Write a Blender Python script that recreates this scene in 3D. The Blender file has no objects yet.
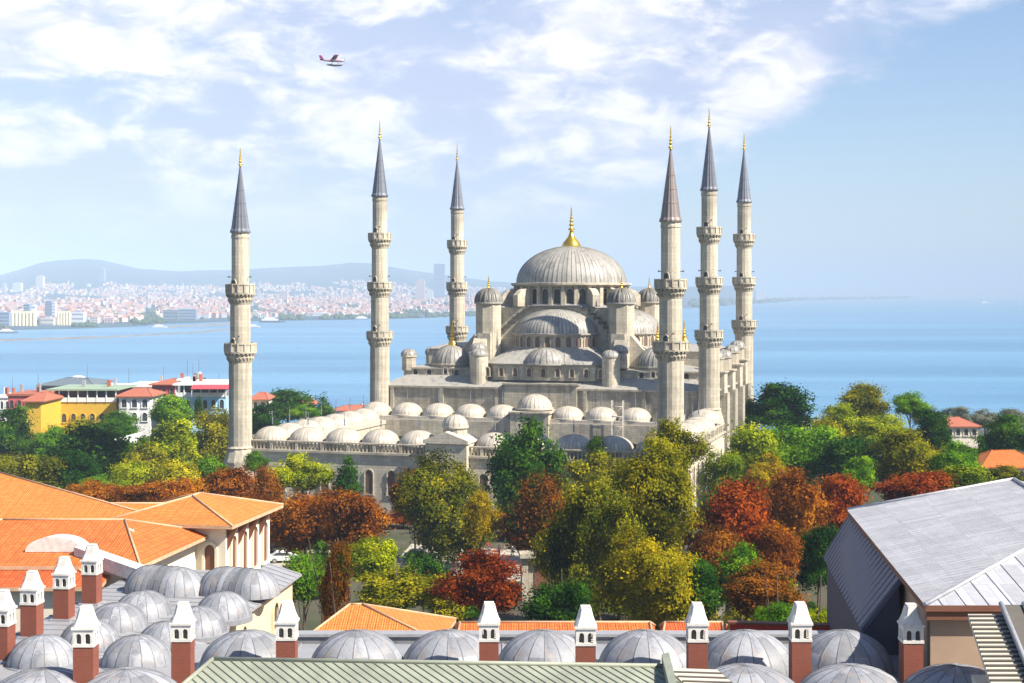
import bpy, math, random
import numpy as np
from mathutils import Vector, Matrix, noise
R = math.radians
PI = math.pi
random.seed(7)
S = bpy.context.scene
COL = S.collection
CAMZ = 36.0
F = 1476.0           # focal length in pixels of the 1024 wide frame

# ------------------------------------------------------------------ camera, sky, sun, exposure
cd = bpy.data.cameras.new('camera'); cam = bpy.data.objects.new('camera', cd); COL.objects.link(cam)
cam.location = (0, 0, CAMZ); cam.rotation_euler = (R(90), 0, 0)
cd.sensor_width = 36; cd.lens = 36 * F / 1024; cd.shift_y = -48.5 / 1024
cd.clip_start = 1; cd.clip_end = 200000
S.camera = cam
SUN_EL, SUN_AZ = R(43), R(118)        # azimuth clockwise from the view direction (+Y)
SUNV = Vector((math.cos(SUN_EL) * math.sin(SUN_AZ), math.cos(SUN_EL) * math.cos(SUN_AZ), math.sin(SUN_EL)))
ld = bpy.data.lights.new('sun', 'SUN'); sun = bpy.data.objects.new('sun', ld); COL.objects.link(sun)
ld.energy = 5.0; ld.angle = R(0.5); ld.color = (1, .93, .82)
sun.rotation_euler = (-SUNV).to_track_quat('-Z', 'Y').to_euler()
sun.location = (100, 0, 200)
S.view_settings.view_transform = 'Standard'; S.view_settings.look = 'None'
S.view_settings.exposure = 1.12; S.view_settings.gamma = 1
S.cycles.use_denoising = True
S.cycles.max_bounces = 6; S.cycles.volume_bounces = 0; S.cycles.transparent_max_bounces = 8

def nn(nt, t, **kw):
    n = nt.nodes.new(t)
    for k, v in kw.items():
        if k in n.inputs.keys(): n.inputs[k].default_value = v
        else: setattr(n, k, v)
    return n
def math_n(nt, op, a, b=None, c=None, clamp=False):
    n = nt.nodes.new('ShaderNodeMath'); n.operation = op; n.use_clamp = clamp
    for i, v in enumerate((a, b, c)):
        if v is None: continue
        if isinstance(v, (int, float)): n.inputs[i].default_value = v
        else: nt.links.new(v, n.inputs[i])
    return n.outputs[0]
def mix_n(nt, fac, a, b, blend='MIX'):
    n = nt.nodes.new('ShaderNodeMix'); n.data_type = 'RGBA'; n.blend_type = blend
    for s, v in ((n.inputs[0], fac), (n.inputs[6], a), (n.inputs[7], b)):
        if isinstance(v, (int, float)): s.default_value = v
        elif isinstance(v, tuple): s.default_value = (*v[:3], 1)
        else: nt.links.new(v, s)
    return n.outputs[2]
def ramp_n(nt, fac, stops, interp='LINEAR'):
    n = nt.nodes.new('ShaderNodeMapRange'); n.interpolation_type = 'SMOOTHSTEP'
    n.inputs[1].default_value, n.inputs[2].default_value = stops[0], stops[1]
    n.inputs[3].default_value, n.inputs[4].default_value = 0, 1
    nt.links.new(fac, n.inputs[0]); return n.outputs[0]

W = bpy.data.worlds.new('World'); S.world = W; W.use_nodes = True
nt = W.node_tree; nt.nodes.clear(); L = nt.links.new
sky = nn(nt, 'ShaderNodeTexSky'); sky.sky_type = 'NISHITA'; sky.sun_disc = False
sky.sun_elevation = SUN_EL; sky.sun_rotation = SUN_AZ; sky.air_density = 1.0; sky.dust_density = .6; sky.ozone_density = 1.5
bg = nn(nt, 'ShaderNodeBackground'); bg.inputs[1].default_value = 0.062
out = nn(nt, 'ShaderNodeOutputWorld'); L(bg.outputs[0], out.inputs[0])
tc = nn(nt, 'ShaderNodeTexCoord'); sx = nn(nt, 'ShaderNodeSeparateXYZ'); L(tc.outputs['Generated'], sx.inputs[0])
az = math_n(nt, 'ARCTAN2', sx.outputs[0], sx.outputs[1])
el = math_n(nt, 'ARCSINE', sx.outputs[2])
cb = nn(nt, 'ShaderNodeCombineXYZ'); L(az, cb.inputs[0]); L(math_n(nt, 'MULTIPLY', el, 2.1), cb.inputs[1])
def wn(scale, detail, rough, off, dist=0.0):
    mp = nn(nt, 'ShaderNodeMapping'); mp.inputs[1].default_value = off; L(cb.outputs[0], mp.inputs[0])
    n = nn(nt, 'ShaderNodeTexNoise'); n.inputs['Scale'].default_value = scale; n.inputs['Detail'].default_value = detail
    n.inputs['Roughness'].default_value = rough; n.inputs['Distortion'].default_value = dist; L(mp.outputs[0], n.inputs['Vector']); return n.outputs[0]
n1 = wn(9, 9, .57, (3.1, 1.7, 0), .35)
n2 = wn(5.0, 6, .5, (8.3, 4.2, 0), .2)
n3 = wn(22, 7, .6, (1.3, 9.2, 0), .5)
# the cloud bank covers the left and centre of the sky and leaves the right clear
edge = math_n(nt, 'SUBTRACT', math_n(nt, 'MULTIPLY_ADD', el, 1.85, -0.05), az)
front = math_n(nt, 'MULTIPLY', ramp_n(nt, az, (-1.0, -.55)), math_n(nt, 'SUBTRACT', 1.0, ramp_n(nt, el, (.30, .55))))  # clouds cut off behind and overhead, out of view, to deepen the shadows
cover = ramp_n(nt, math_n(nt, 'ADD', edge, math_n(nt, 'MULTIPLY_ADD', n1, .34, -.17)), (-.05, .06))
cover = math_n(nt, 'MULTIPLY', cover, front)
thin = math_n(nt, 'MULTIPLY', cover, math_n(nt, 'MULTIPLY_ADD', ramp_n(nt, n2, (.38, .62)), .30, .50))
lowfade = ramp_n(nt, el, (.02, .10))
puff = ramp_n(nt, math_n(nt, 'ADD', math_n(nt, 'MULTIPLY', n1, .72), math_n(nt, 'MULTIPLY', n3, .28)), (.43, .575))
puff = math_n(nt, 'MULTIPLY', math_n(nt, 'MULTIPLY', puff, cover), math_n(nt, 'MULTIPLY_ADD', lowfade, .85, .1))
skyc = mix_n(nt, 1.0, sky.outputs[0], (1.0, 1.05, 1.2), 'MULTIPLY')
c1 = mix_n(nt, thin, skyc, (4.9, 5.3, 7.1))
c2 = mix_n(nt, puff, c1, mix_n(nt, ramp_n(nt, n3, (.36, .62)), (6.6, 6.8, 8.0), (9.2, 8.9, 8.9)))
L(c2, bg.inputs[0])

# ------------------------------------------------------------------ helpers
def P(px, py, Y):
    return Vector(((px - 512) * Y / F, Y, CAMZ + (293 - py) * Y / F))
def ZY(py, Y): return CAMZ + (293 - py) * Y / F

class MB:
    """collects polygons and builds one mesh"""
    def __init__(s): s.v = []; s.f = []; s.m = []; s.t = []; s.sm = []
    def add(s, vs, fs, m=0, tint=None, smooth=False):
        o = len(s.v); s.v += [tuple(p) for p in vs]
        for f in fs:
            s.f.append([i + o for i in f]); s.m.append(m); s.sm.append(smooth)
            s.t.append(tint if tint is not None else .5)
        return s
    def box(s, x0, x1, y0, y1, z0, z1, m=0, tint=None):
        v = [(x0, y0, z0), (x1, y0, z0), (x1, y1, z0), (x0, y1, z0), (x0, y0, z1), (x1, y0, z1), (x1, y1, z1), (x0, y1, z1)]
        return s.add(v, [(3, 2, 1, 0), (4, 5, 6, 7), (0, 1, 5, 4), (1, 2, 6, 5), (2, 3, 7, 6), (3, 0, 4, 7)], m, tint)
    def obox(s, c, ax, ay, sx_, sy_, z0, z1, m=0):
        """box turned in plan: centre c, unit axes"""
        c = Vector((c[0], c[1])); ax = Vector(ax); ay = Vector(ay)
        q = [c - ax * sx_ - ay * sy_, c + ax * sx_ - ay * sy_, c + ax * sx_ + ay * sy_, c - ax * sx_ + ay * sy_]
        return s.prism(q, z0, z1, m)
    def prism(s, poly, z0, z1, m=0, top=None):
        n = len(poly); t = top or poly
        v = [(p[0], p[1], z0) for p in poly] + [(p[0], p[1], z1) for p in t]
        fs = [tuple(range(n - 1, -1, -1)), tuple(range(n, 2 * n))] + [(i, (i + 1) % n, n + (i + 1) % n, n + i) for i in range(n)]
        return s.add(v, fs, m)
    def extrude(s, pts, vec, m=0, mside=None):
        """closed polygon in space swept along vec"""
        n = len(pts); vec = Vector(vec); a = [Vector(p) for p in pts]; b = [p + vec for p in a]
        s.add(a + b, [tuple(range(n)), tuple(range(2 * n - 1, n - 1, -1))], m)
        s.add(a + b, [((i + 1) % n, i, n + i, n + (i + 1) % n) for i in range(n)], m if mside is None else mside)
        return s
    def lathe(s, prof, n=24, c=(0, 0, 0), m=0, smooth=False, a0=0, a1=2 * PI, sx_=1, sy_=1, rib=0.0, cap=False, tints=None):
        full = abs(a1 - a0 - 2 * PI) < 1e-6
        k = n if full else n + 1
        vs = []
        for (r, z) in prof:
            for i in range(k):
                a = a0 + (a1 - a0) * i / n
                rr = r * (1 + (rib if i % 2 else 0))
                vs.append((c[0] + rr * math.cos(a) * sx_, c[1] + rr * math.sin(a) * sy_, c[2] + z))
        for j in range(len(prof) - 1):
            for i in range(n):
                i2 = (i + 1) % k
                s.add([], [], m)
                s.f.append([len(s.v) + j * k + i, len(s.v) + j * k + i2, len(s.v) + (j + 1) * k + i2, len(s.v) + (j + 1) * k + i])
                s.m.append(m); s.sm.append(smooth); s.t.append(tints[(i // 2) % len(tints)] if tints else .5)
        o = len(s.v); s.v += vs
        if cap:
            for j, rev in ((0, True), (len(prof) - 1, False)):
                ring = [o + j * k + i for i in range(k)]
                s.f.append(ring[::-1] if rev else ring); s.m.append(m); s.sm.append(False); s.t.append(.5)
        return s
    def tube(s, pts, rads, n=7, m=0):
        """tapered tube along points"""
        rings = []
        for i, p in enumerate(pts):
            p = Vector(p); d = Vector(pts[min(i + 1, len(pts) - 1)]) - Vector(pts[max(i - 1, 0)])
            d.normalize(); a = d.orthogonal().normalized(); b = d.cross(a)
            rings.append([p + (a * math.cos(2 * PI * k / n) + b * math.sin(2 * PI * k / n)) * rads[i] for k in range(n)])
        vs = [q for r in rings for q in r]
        fs = [(i * n + k, i * n + (k + 1) % n, (i + 1) * n + (k + 1) % n, (i + 1) * n + k) for i in range(len(pts) - 1) for k in range(n)]
        fs += [tuple(range(n - 1, -1, -1)), tuple(range((len(pts) - 1) * n, len(pts) * n))]
        return s.add(vs, fs, m, smooth=True)
    def ribs(s, poly, d, spacing, w, h, m=0, phase=.5):
        """raised seams across a convex planar polygon, running along d"""
        poly = [Vector(p) for p in poly]
        nrm = (poly[1] - poly[0]).cross(poly[2] - poly[0]).normalized()
        if nrm.z < 0: nrm = -nrm
        d = Vector(d); d = (d - nrm * d.dot(nrm)).normalized(); t = nrm.cross(d)
        vals = [p.dot(t) for p in poly]; lo, hi = min(vals), max(vals)
        x = lo + spacing * phase
        while x < hi:
            hits = []
            for i in range(len(poly)):
                a, b = poly[i], poly[(i + 1) % len(poly)]
                da, db = a.dot(t) - x, b.dot(t) - x
                if da * db < 0: hits.append(a + (b - a) * (da / (da - db)))
            if len(hits) >= 2:
                a, b = hits[0], hits[1]
                if (b - a).length > .1:
                    w2 = t * w / 2
                    q = [a - w2, a + w2, b + w2, b - w2]
                    lo_ = [p - nrm * .02 for p in q]; up = [p + nrm * h for p in q]
                    s.add(lo_ + up, [(4, 5, 6, 7), (0, 1, 5, 4), (1, 2, 6, 5), (2, 3, 7, 6), (3, 0, 4, 7)], m)
            x += spacing
        return s
    def build(s, name, mats, parent=None, loc=(0, 0, 0), rz=0, uv=True):
        me = bpy.data.meshes.new(name)
        me.from_pydata(s.v, [], s.f)
        me.validate(verbose=False)
        if not isinstance(mats, (list, tuple)): mats = [mats]
        for mt in mats: me.materials.append(mt)
        if len(me.polygons) == len(s.f):
            me.polygons.foreach_set('material_index', s.m)
            me.polygons.foreach_set('use_smooth', s.sm)
            at = me.attributes.new('tint', 'FLOAT', 'FACE'); at.data.foreach_set('value', s.t)
        if uv:
            ul = me.uv_layers.new(name='UVMap')
            co = np.empty(len(me.vertices) * 3); me.vertices.foreach_get('co', co); co = co.reshape(-1, 3)
            nl = len(me.loops); li = np.empty(nl, dtype=np.int32); me.loops.foreach_get('vertex_index', li)
            nf = len(me.polygons); lt = np.empty(nf, dtype=np.int32); me.polygons.foreach_get('loop_total', lt)
            nr = np.empty(nf * 3); me.polygons.foreach_get('normal', nr); nr = np.repeat(nr.reshape(-1, 3), lt, axis=0)
            p = co[li]; h = np.hypot(nr[:, 0], nr[:, 1]); flat = h < 1e-3
            tx = np.where(flat, 1, -nr[:, 1] / np.maximum(h, 1e-6)); ty = np.where(flat, 0, nr[:, 0] / np.maximum(h, 1e-6))
            t3 = np.stack([tx, ty, np.zeros(nl)], 1); b3 = np.cross(nr, t3)
            uvs = np.stack([(p * t3).sum(1), (p * b3).sum(1)], 1)
            ul.data.foreach_set('uv', uvs.ravel())
        o = bpy.data.objects.new(name, me); COL.objects.link(o)
        o.location = loc; o.rotation_euler = (0, 0, rz)
        if parent: o.parent = parent
        return o

def tag(o, label=None, cat=None, group=None, kind=None):
    if label: o['label'] = label
    if cat: o['category'] = cat
    if group: o['group'] = group
    if kind: o['kind'] = kind
    return o
def empty(name, loc, rz=0, label=None, cat=None, group=None):
    o = bpy.data.objects.new(name, None); COL.objects.link(o); o.location = loc; o.rotation_euler = (0, 0, rz)
    o.empty_display_size = .5
    return tag(o, label, cat, group)
def dup(o, parent=None, loc=None, rz=None, scale=None):
    c = o.copy(); COL.objects.link(c)
    if parent: c.parent = parent
    if loc is not None: c.location = loc
    if rz is not None: c.rotation_euler = (0, 0, rz)
    if scale is not None: c.scale = scale
    return c
def dup_tree(o, loc, rz=None, **kw):
    c = dup(o, None, loc, rz)
    for ch in o.children:
        d = dup(ch, c)
        for g in ch.children: dup(g, d)
    tag(c, **kw); return c

# ------------------------------------------------------------------ materials
def new_mat(name):
    m = bpy.data.materials.new(name); m.use_nodes = True; nt = m.node_tree
    b = nt.nodes['Principled BSDF']; return m, nt, b
def tex(nt, kind='Object', scale=(1, 1, 1)):
    t = nt.nodes.new('ShaderNodeTexCoord'); mp = nt.nodes.new('ShaderNodeMapping'); mp.inputs['Scale'].default_value = scale
    nt.links.new(t.outputs[kind], mp.inputs[0]); return mp.outputs[0]
def noise_n(nt, vec, scale, detail=4, rough=.55, dist=0):
    n = nt.nodes.new('ShaderNodeTexNoise'); n.inputs['Scale'].default_value = scale; n.inputs['Detail'].default_value = detail
    n.inputs['Roughness'].default_value = rough; n.inputs['Distortion'].default_value = dist
    nt.links.new(vec, n.inputs['Vector']); return n.outputs[0]
def attr_n(nt, name):
    a = nt.nodes.new('ShaderNodeAttribute'); a.attribute_name = name; return a.outputs['Fac']
def bump_n(nt, b, height, strength=.5, dist=.05):
    n = nt.nodes.new('ShaderNodeBump'); n.inputs['Strength'].default_value = strength; n.inputs['Distance'].default_value = dist
    nt.links.new(height, n.inputs['Height']); nt.links.new(n.outputs[0], b.inputs['Normal'])
def plain(name, c, rough=.7, metal=0.0, var=.12, scale=1.5):
    m, nt, b = new_mat(name)
    n = noise_n(nt, tex(nt), scale)
    nt.links.new(mix_n(nt, n, tuple(x * (1 - var * 2) for x in c), tuple(min(1, x * (1 + var * 2)) for x in c)), b.inputs['Base Color'])
    b.inputs['Roughness'].default_value = rough; b.inputs['Metallic'].default_value = metal
    return m
def stone(name, c, dark, bw=1.1, bh=.5, stain=.5, streak=True, mortar=.6):
    m, nt, b = new_mat(name)
    uv = tex(nt, 'UV')
    br = nt.nodes.new('ShaderNodeTexBrick'); br.inputs['Scale'].default_value = 1; br.inputs['Brick Width'].default_value = bw
    br.inputs['Row Height'].default_value = bh; br.inputs['Mortar Size'].default_value = .025; br.inputs['Mortar Smooth'].default_value = .3
    br.inputs['Color1'].default_value = (*[x * .86 for x in c], 1); br.inputs['Color2'].default_value = (*[min(1, x * 1.12) for x in c], 1)
    br.inputs['Mortar'].default_value = (*[x * mortar for x in c], 1); nt.links.new(uv, br.inputs['Vector'])
    ob = tex(nt)
    big = ramp_n(nt, noise_n(nt, ob, .16, 6, .62), (.42, .72))
    col = mix_n(nt, math_n(nt, 'MULTIPLY', big, stain), br.outputs['Color'], dark)
    if streak:
        st = ramp_n(nt, noise_n(nt, tex(nt, 'Object', (1.1, 1.1, .06)), 1.0, 5, .6), (.45, .68))
        col = mix_n(nt, math_n(nt, 'MULTIPLY', st, stain * .8), col, dark)
    fine = noise_n(nt, ob, 2.2, 5, .6)
    col = mix_n(nt, .35, col, mix_n(nt, fine, (.25, .25, .25), (.8, .8, .8)), 'OVERLAY')
    nt.links.new(col, b.inputs['Base Color']); b.inputs['Roughness'].default_value = .85
    bump_n(nt, b, br.outputs['Fac'], -.3, .03)
    return m
def lead(name, c, dark, metal=.0, rough=.5, stain=.55, warm=None, scale=.5, sheet=None):
    m, nt, b = new_mat(name)
    ob = tex(nt)
    t = attr_n(nt, 'tint')
    col = mix_n(nt, t, tuple(x * .42 for x in c), tuple(min(1, x * 1.5) for x in c))
    st = ramp_n(nt, noise_n(nt, tex(nt, 'Object', (1, 1, .45)), scale * 2.2, 6, .65), (.48, .7))
    col = mix_n(nt, math_n(nt, 'MULTIPLY', st, stain), col, dark)
    if sheet:
        br = nt.nodes.new('ShaderNodeTexBrick'); br.inputs['Scale'].default_value = 1; br.inputs['Brick Width'].default_value = sheet[0]; br.inputs['Row Height'].default_value = sheet[1]
        br.inputs['Mortar Size'].default_value = .02; br.inputs['Color1'].default_value = (.30, .30, .31, 1); br.inputs['Color2'].default_value = (.68, .67, .68, 1); br.inputs['Mortar'].default_value = (.22, .22, .22, 1)
        nt.links.new(tex(nt, 'UV'), br.inputs['Vector']); col = mix_n(nt, .4, col, br.outputs['Color'], 'OVERLAY')
    if warm:
        w = ramp_n(nt, noise_n(nt, ob, scale * 1.3, 3, .5), (.55, .68))
        col = mix_n(nt, math_n(nt, 'MULTIPLY', w, .45), col, warm)
    fine = noise_n(nt, ob, scale * 9, 4, .6)
    col = mix_n(nt, .3, col, mix_n(nt, fine, (.25, .25, .25), (.8, .8, .8)), 'OVERLAY')
    nt.links.new(col, b.inputs['Base Color']); b.inputs['Metallic'].default_value = metal
    nt.links.new(math_n(nt, 'MULTIPLY_ADD', fine, .25, rough - .12), b.inputs['Roughness'])
    bump_n(nt, b, noise_n(nt, ob, scale * 3, 4), .25, .08)
    return m
def tile(name, c1, c2, dark, moss=.3):
    """ridged clay tiles: rows along the slope, columns across"""
    m, nt, b = new_mat(name)
    uv = tex(nt, 'UV')
    br = nt.nodes.new('ShaderNodeTexBrick'); br.inputs['Scale'].default_value = 1; br.inputs['Brick Width'].default_value = .24
    br.inputs['Row Height'].default_value = .42; br.inputs['Mortar Size'].default_value = .025; br.inputs['Mortar Smooth'].default_value = .8; br.offset = 0
    br.inputs['Color1'].default_value = (*c1, 1); br.inputs['Color2'].default_value = (*c2, 1); br.inputs['Mortar'].default_value = (*dark, 1)
    nt.links.new(uv, br.inputs['Vector'])
    ob = tex(nt)
    big = ramp_n(nt, noise_n(nt, ob, .35, 6, .65), (.45, .75))
    col = mix_n(nt, math_n(nt, 'MULTIPLY', big, moss), br.outputs['Color'], dark)
    rw = nt.nodes.new('ShaderNodeTexWave'); rw.bands_direction = 'Y'; rw.wave_profile = 'SAW'; rw.inputs['Scale'].default_value = .5 / .42; rw.inputs['Distortion'].default_value = .4; rw.inputs['Detail Scale'].default_value = 2
    nt.links.new(uv, rw.inputs['Vector']); col = mix_n(nt, math_n(nt, 'MULTIPLY', ramp_n(nt, rw.outputs['Fac'], (.6, 1.0)), .55), col, dark)
    pale = ramp_n(nt, noise_n(nt, ob, .9, 5, .7), (.58, .75)); col = mix_n(nt, math_n(nt, 'MULTIPLY', pale, .22), col, (.50, .26, .11))
    fine = noise_n(nt, ob, 3.0, 4, .6)
    col = mix_n(nt, .45, col, mix_n(nt, fine, (.2, .2, .2), (.85, .85, .85)), 'OVERLAY')
    nt.links.new(col, b.inputs['Base Color']); b.inputs['Roughness'].default_value = .8
    wv = nt.nodes.new('ShaderNodeTexWave'); wv.bands_direction = 'X'; wv.inputs['Scale'].default_value = 1 / .24 * .5; nt.links.new(uv, wv.inputs['Vector'])
    bump_n(nt, b, math_n(nt, 'ADD', wv.outputs['Fac'], math_n(nt, 'MULTIPLY', br.outputs['Fac'], -.6)), .6, .05)
    return m
def leaf(name, cols, hue_noise=.28, trans=.35):
    """cols: three leaf colours, patches of which follow the crown"""
    m, nt, b = new_mat(name); nt.nodes.remove(b); out = nt.nodes['Material Output']
    t = attr_n(nt, 'tint'); ob = tex(nt)
    oi = nt.nodes.new('ShaderNodeObjectInfo')
    pn = nt.nodes.new('ShaderNodeTexNoise'); pn.noise_dimensions = '4D'; pn.inputs['Scale'].default_value = hue_noise * 6; pn.inputs['Detail'].default_value = 3
    nt.links.new(ob, pn.inputs['Vector']); nt.links.new(math_n(nt, 'MULTIPLY', oi.outputs['Random'], 37), pn.inputs['W'])
    k = math_n(nt, 'ADD', math_n(nt, 'MULTIPLY', pn.outputs[0], .8), math_n(nt, 'MULTIPLY', t, .45))
    k = math_n(nt, 'ADD', k, math_n(nt, 'MULTIPLY_ADD', oi.outputs['Random'], .2, -.1))
    c = mix_n(nt, ramp_n(nt, k, (.35, .62)), cols[0], cols[1])
    c = mix_n(nt, ramp_n(nt, k, (.62, .88)), c, cols[2])
    d = nt.nodes.new('ShaderNodeBsdfDiffuse'); tr = nt.nodes.new('ShaderNodeBsdfTranslucent'); mx = nt.nodes.new('ShaderNodeMixShader')
    nt.links.new(c, d.inputs[0]); nt.links.new(c, tr.inputs[0]); mx.inputs[0].default_value = trans
    nt.links.new(d.outputs[0], mx.inputs[1]); nt.links.new(tr.outputs[0], mx.inputs[2]); nt.links.new(mx.outputs[0], out.inputs[0])
    return m

M = {}
M['stone'] = stone('weathered limestone', (.50, .445, .34), (.18, .16, .135))
M['stone_clean'] = stone('minaret limestone', (.51, .45, .34), (.22, .195, .155), bw=1.1, bh=.6, stain=.75, mortar=.72)
M['stone_lit'] = stone('light-boosted forecourt limestone', (.60, .535, .41), (.34, .30, .235), stain=.55)  # same limestone as elsewhere, lightened in colour so the forecourt walls look lit
M['stone_dark'] = stone('stained limestone', (.40, .36, .28), (.13, .12, .10), stain=.85)
M['lead_warm'] = lead('weathered roof lead', (.33, .31, .27), (.13, .125, .115), scale=.4, stain=.75)
M['lead_pale'] = lead('pale new lead', (.48, .43, .35), (.28, .25, .205), stain=.35, scale=.4)
M['lead_spire'] = lead('spire lead', (.15, .16, .19), (.09, .10, .12), scale=.6, stain=.4)
M['lead_blue'] = lead('grey dome lead', (.225, .23, .245), (.115, .12, .145), warm=(.30, .255, .22), scale=1.1, rough=.55, metal=.05, stain=.65)
M['lead_flat'] = lead('flat lead sheet', (.31, .31, .32), (.20, .205, .22), scale=.6, rough=.45, metal=.1, stain=.4)
M['gold'] = plain('gilded metal', (.75, .46, .06), .3, .85)
M['pane'] = plain('dark window glass', (.035, .035, .035), .25)
M['pane_brown'] = plain('window with lattice', (.14, .085, .06), .6)
M['brick'] = stone('chimney brick', (.175, .05, .028), (.09, .026, .017), bw=.24, bh=.075, stain=.55, streak=False, mortar=1.25)
M['plaster_white'] = plain('white plaster', (.60, .57, .52), .85, 0, .22, 3)
M['plaster_cream'] = plain('cream plaster', (.66, .53, .33), .85, 0, .08, .8)
M['plaster_pale'] = plain('pale plaster', (.66, .60, .48), .85, 0, .08, .8)
M['tile_orange'] = tile('orange clay tiles', (.52, .125, .016), (.62, .175, .028), (.28, .06, .012), .35)
M['tile_light'] = tile('sunbleached clay tiles', (.53, .165, .024), (.62, .215, .036), (.33, .11, .02), .35)
M['tile_red'] = tile('red clay tiles', (.52, .085, .010), (.62, .125, .018), (.24, .035, .010), .4)
M['mortar'] = plain('ridge mortar', (.50, .32, .19), .9, 0, .2, 2)
M['wood'] = plain('dark timber', (.16, .06, .03), .7)
M['red_wall'] = plain('red painted wall', (.42, .03, .016), .7, 0, .15, .6)
M['green_metal'] = plain('green painted roof sheet', (.265, .28, .215), .6, .0, .25, .7)
M['seam_green'] = plain('green seam', (.15, .165, .13), .7)
M['seam_dark'] = plain('dark vent shade', (.10, .09, .075), .7)
M['tan_metal'] = plain('tan roof sheet', (.50, .45, .37), .55, 0, .1, .7)
M['bark'] = plain('bark', (.09, .065, .045), .9, 0, .3, 2)

# ------------------------------------------------------------------ the setting: ground, sea, far shore
def ground_z(x, y):
    z = 1.0
    if y < 110: z = 1.0
    if y > 330: z = 1.0 - 33 * min(1, max(0, (y - 330) / 400)) ** 1.1
    return z
def make_ground():
    ys = [-400, -100, 0, 60, 110, 160, 200, 240, 290, 330, 360, 390, 430, 480, 530, 580, 640, 700, 760]
    xs = [-2500, -1200, -700, -450, -300, -200, -150, -100, -60, -30, 0, 30, 60, 100, 150, 200, 300, 450, 700, 1200, 2500]
    vs = [(x, y, ground_z(x, y)) for y in ys for x in xs]; n = len(xs)
    fs = [(j * n + i, j * n + i + 1, (j + 1) * n + i + 1, (j + 1) * n + i) for j in range(len(ys) - 1) for i in range(n - 1)]
    m, nt, b = new_mat('park ground'); ob = tex(nt)
    g = ramp_n(nt, noise_n(nt, ob, .03, 6, .6), (.42, .58))
    c = mix_n(nt, g, (.035, .045, .016), (.075, .065, .04))
    c = mix_n(nt, .4, c, mix_n(nt, noise_n(nt, ob, .8, 5), (.2, .2, .2), (.85, .85, .85)), 'OVERLAY')
    nt.links.new(c, b.inputs['Base Color']); b.inputs['Roughness'].default_value = .95
    o = MB().add(vs, fs, smooth=True).build('ground', m); tag(o, kind='structure')
    # paved square between the museum and the mosque
    pm, nt, b = new_mat('paving'); ob = tex(nt)
    c = mix_n(nt, noise_n(nt, ob, .25, 5), (.30, .27, .22), (.46, .42, .35)); nt.links.new(c, b.inputs['Base Color']); b.inputs['Roughness'].default_value = .9
    o = MB().add([(-16, 182, 1.004), (8, 178, 1.004), (10, 198, 1.004), (-14, 206, 1.004)], [(0, 1, 2, 3)]).build('paved_square', pm); tag(o, kind='structure')
    o = MB().add([(-50, 186, 1.004), (-16.1, 184, 1.004), (-16.1, 196, 1.004), (-50, 198, 1.004)], [(0, 1, 2, 3)]).build('street', pm); tag(o, kind='structure')
    o = MB().add([(24, 140, 1.004), (42, 138, 1.004), (42, 152, 1.004), (24, 154, 1.004)], [(0, 1, 2, 3)]).build('footpath', pm); tag(o, kind='structure')
make_ground()
def make_sea():
    m, nt, b = new_mat('sea water'); ob = tex(nt, 'Object', (1, 1, 1))
    big = noise_n(nt, tex(nt, 'Object', (.0008, .005, 1)), 1.0, 5, .6)
    c = mix_n(nt, ramp_n(nt, big, (.35, .65)), (.055, .175, .31), (.10, .26, .41))
    nt.links.new(c, b.inputs['Base Color']); b.inputs['Roughness'].default_value = .32; b.inputs['IOR'].default_value = 1.33
    h = math_n(nt, 'ADD', noise_n(nt, tex(nt, 'Object', (.06, .12, 1)), 1.0, 5, .65), math_n(nt, 'MULTIPLY', big, 2))
    bump_n(nt, b, h, 1.0, 2.2)
    ys = [380, 900, 2000, 4000, 9000, 20000, 60000]
    vs = []
    for y in ys: vs += [(-y * .75 - 2600, y, -30), (y * .75 + 2600, y, -30)]
    fs = [(2 * i, 2 * i + 1, 2 * i + 3, 2 * i + 2) for i in range(len(ys) - 1)]
    tag(MB().add(vs, fs).build('sea', m), kind='structure')
make_sea()

COAST = [(-80, 331), (0, 330.5), (70, 329), (130, 327), (165, 324), (240, 321.5), (300, 320.5), (380, 319.5), (430, 318), (500, 315), (560, 312), (640, 310), (700, 308), (745, 304.5), (775, 302.5), (800, 300.6), (860, 299.6), (915, 298.6)]
RIDGE = [(-80, 282), (-20, 277), (0, 275), (20, 270), (40, 263.5), (60, 260), (82, 258.6), (100, 260), (120, 264), (140, 268.5), (180, 271), (230, 270), (270, 267.5), (320, 266), (350, 262.5), (375, 263.5), (410, 270), (450, 276), (490, 281), (540, 284), (600, 286), (680, 287), (740, 286), (790, 289), (830, 293.5), (920, 296.5)]
def interp(tab, x):
    if x <= tab[0][0]: return tab[0][1]
    for (a, ya), (b, yb) in zip(tab, tab[1:]):
        if x <= b: return ya + (yb - ya) * (x - a) / (b - a)
    return tab[-1][1]
def sstep(t): t = max(0, min(1, t)); return t * t * (3 - 2 * t)
def coastY(px): return 66 * F / (interp(COAST, px) - 293)
def land(px, Y):
    """height of the far shore"""
    Yc = coastY(px)
    t = Y - Yc
    plateau = 26 if px < 740 else 8
    z = -30.6 + sstep(t / 60) * 5 + sstep(t / 2200) * plateau
    Yr = max(11000, Yc + 2500)
    zr = CAMZ + (293 - interp(RIDGE, px)) * Yr / F
    if px < 830:
        z += sstep((Y - Yc - 2500) / (Yr - Yc - 2500 + 1)) * (zr - z)
    n = noise.fractal((px * .018, Y * .0007, 3.0), 1.0, 2.0, 4)
    z += n * 7 * sstep(t / 800)
    return z
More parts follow.
